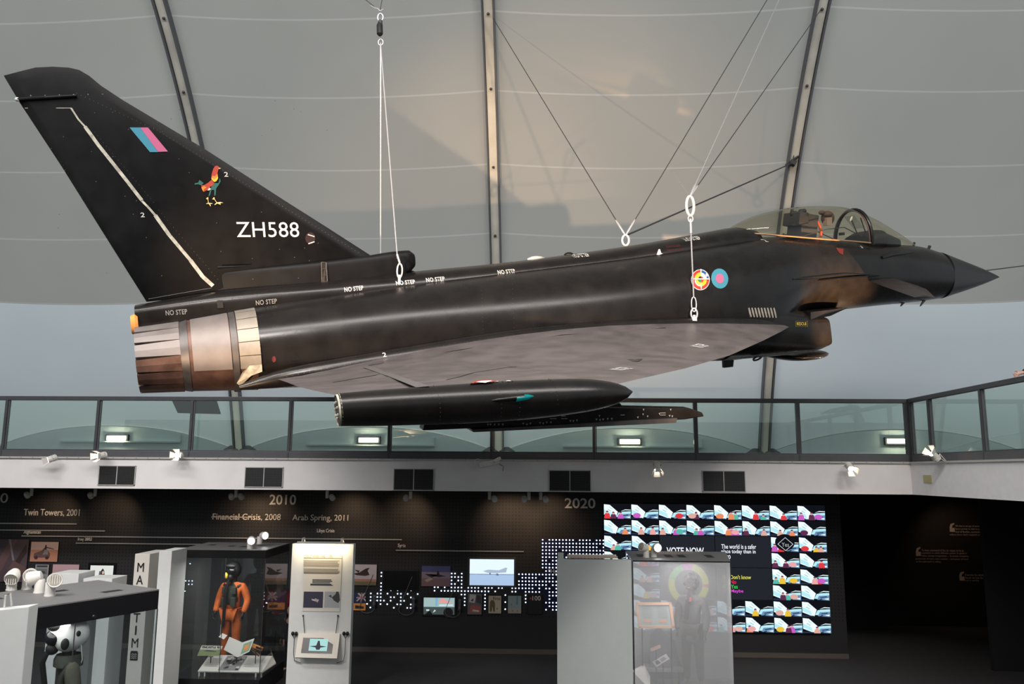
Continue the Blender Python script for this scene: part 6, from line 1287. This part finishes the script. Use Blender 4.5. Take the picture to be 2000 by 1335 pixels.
f0.y = f1.y = max(f0.y, YD+.2)
case('glare-painted glass case holding a dark coat on a mannequin, in front of video wall', [(f0.x, f0.y), (f1.x, f1.y), (b1.x, b1.y), (b0.x, b0.y)], TD, .03, glass=glassh, glow_w=24, seams=(), slots=((.08, .3, .08, .3), (.38, .3, .08, .3), (.52, .3, .08, .3), (.82, .3, .08, .3)))
spot_lamp('unlit white spotlight tilted left on the coat case', atZ(1262, 1088, TD), (-.8, -.5, .3), False)
spot_lamp('glaring lit white spotlight on the coat case', atZ(1277, 1087, TD), (.25, -.95, .0), True, 20)
yE = f0.y+.75; hE = at(1350, 1140, yE); coat = mat('grey_wool_coat', (.10, .10, .105), .85, noise=.3, scale=25)
rootE, ME, JE = human('mannequin', 'mannequin in dark coat with black headgear, inside the glare-painted glass case', Vector((hE.x, yE, hE.z-1.66)), math.radians(150), 1.78, {}, None, coat, mat('dark_flight_trousers', (.04, .045, .035), .85, noise=.3), hair='curly', m_skin=mat('mannequin_grey', (.05, .045, .045), .6))
skin('coat_skirt', [((0, 0, 1.05), .16, .13), ((0, 0, .85), .19, .16), ((0, 0, .65), .21, .18)], [(0, 1), (1, 2)], coat, rootE)
b = MB(); b.tube([(0, .12, 1.5), (.02, .2, 1.3), (.03, .18, 1.1)], .03, blackm, 8); b.box((.0, .13, 1.40), (.08, .04, .06), mat('red_patch', (.6, .1, .15), .6)); b.build('chest_strap', rootE, 50)
# framed board and props in case D
yG = f0.y+.35
rt = thing('framed_board', 'framed display board with a copper-brown border, inside the coat case', 'framed board', at(1280, 1225, yG))
q = [at(1247, 1226, yG), at(1318, 1226, yG), at(1311, 1176, yG+.12), at(1241, 1176, yG+.12)]; cop = mat('copper_frame', (.62, .35, .22), .5)
b = MB(); 
def mixq(u, v, k=0): return q[0]+(q[1]-q[0])*u+(q[3]-q[0])*v+Vector((0, -k, 0))
for (u0, v0, u1, v1) in ((0, 0, 1, .09), (0, .91, 1, 1), (0, 0, .07, 1), (.93, 0, 1, 1)): b.prism([mixq(u0, v0), mixq(u1, v0), mixq(u1, v1), mixq(u0, v1)], (0, -.02, 0), cop)
under(b.build('frame'), rt); b = MB(); b.prism([mixq(0, 0), mixq(1, 0), mixq(1, 1), mixq(0, 1)], (0, .01, 0), C('p_greengrey', (.36, .42, .40)))
for k, (u, v) in enumerate(((.28, .3), (.70, .3))): b.poly([mixq(u-.12, v-.08, .006), mixq(u+.12, v-.08, .006), mixq(u+.10, v+.04, .006), mixq(u-.10, v+.04, .006)], cop)
for k in range(8): b.poly([mixq(.15, .82-.06*k, .006), mixq(.42, .82-.06*k, .006), mixq(.42, .835-.06*k, .006), mixq(.15, .835-.06*k, .006)], grayp); b.poly([mixq(.58, .82-.06*k, .006), mixq(.85, .82-.06*k, .006), mixq(.85, .835-.06*k, .006), mixq(.58, .835-.06*k, .006)], grayp)
under(b.build('board'), rt); b = MB(); 
for u in (.1, .9): b.tube([mixq(u, 0), (mixq(u, 0).x, yG+.05, .3)], .012, blackm, 6)
under(b.build('stand_leg'), rt)
def prop(name, lab, quad, Y, m, ex=()):
    rt, P = card(name, lab, 'prop', quad, m, Y, ex); p = (P[0]+P[1])/2; b = MB(); b.tube([p+Vector((0, .01, .0)), (p.x, p.y+.01, .3)], .007, blackm, 6); under(b.build('stand'), rt); return rt
prop('document', 'small brown document on a black stand, upper one in the coat case', [(1272, 1272, 0), (1291, 1264, 0), (1289, 1258, .06), (1270, 1266, .06)], yG-.1, mat('brown_paper', (.34, .22, .17), .7))
prop('photo_card', 'tilted photo card with dark figures, lower left in the coat case', [(1282, 1302, 0), (1308, 1286, 0), (1301, 1276, .06), (1274, 1292, .06)], yG-.15, pap, [(dgray, [(.1, .2), (.4, .2), (.35, .8), (.15, .8)]), (grayp, [(.5, .2), (.85, .25), (.8, .8), (.5, .7)])])
b = MB(); p = at(1238, 1318, f0.y+.05); b.prism([at(1237, 1312, f0.y+.05), at(1260, 1301, f0.y+.3), at(1270, 1320, f0.y+.3), at(1270, 1345, f0.y+.05), at(1237, 1345, f0.y+.05)], (0, .15, 0), creamw); tag(b.build('label_block', bevel=.004), 'pale angled label block in the bottom left of the coat case', 'label block')
b = MB(); a_ = at(1262, 1305, yE+.3); c_ = at(1335, 1305, yE+.3); b.bbox((a_.x, a_.y, a_.z-.05), (c_.x, a_.y+.4, a_.z), mat('grey_shelf', (.30, .31, .33), .5)); b.bbox((a_.x, a_.y, .3), (a_.x+.04, a_.y+.4, a_.z-.05), greyf); b.bbox((c_.x-.04, a_.y, .3), (c_.x, a_.y+.4, a_.z-.05), greyf); tag(b.build('case_bench', bevel=.005), 'grey bench behind the photo card in the coat case', 'bench')
b = MB(); b.prism([at(1270, 1300, yE+.35), at(1330, 1300, yE+.35), at(1318, 1250, yE+.38), at(1285, 1222, yE+.38), at(1270, 1240, yE+.38)], (0, .04, 0), mat('slate_board', (.16, .17, .19), .6)); tag(b.build('slate_board', bevel=.004), 'slate grey board leaning on the bench in the coat case', 'board')
# visitor leaning on right railing
pr = atX(1966, 735, CX+.04); zb = 4.15; yP = pr.y-.62
human('person', 'visitor in dark sleeves leaning on the right balcony rail', Vector((CX+.62, yP, zb)), math.radians(90-14), 1.78,
      {'pelvis': (0, -.16, .93), 'waist': (0, -.05, 1.08), 'chest': (0, .08, 1.24), 'neck': (0, .15, 1.40), 'headb': (0, .18, 1.48), 'headc': (0, .22, 1.58), 'hl': (.10, -.14, .90), 'hr': (-.10, -.14, .90), 'sl': (.19, .08, 1.36), 'el': (.27, .36, 1.36), 'wl': (.22, .55, 1.29), 'sr': (-.19, .08, 1.36), 'er': (-.36, .34, 1.33), 'wr': (-.60, .46, 1.292)}, None, mat('black_sleeve', (.012, .012, .014), .8, noise=.2), MATS['dark_trousers'], hair='short')
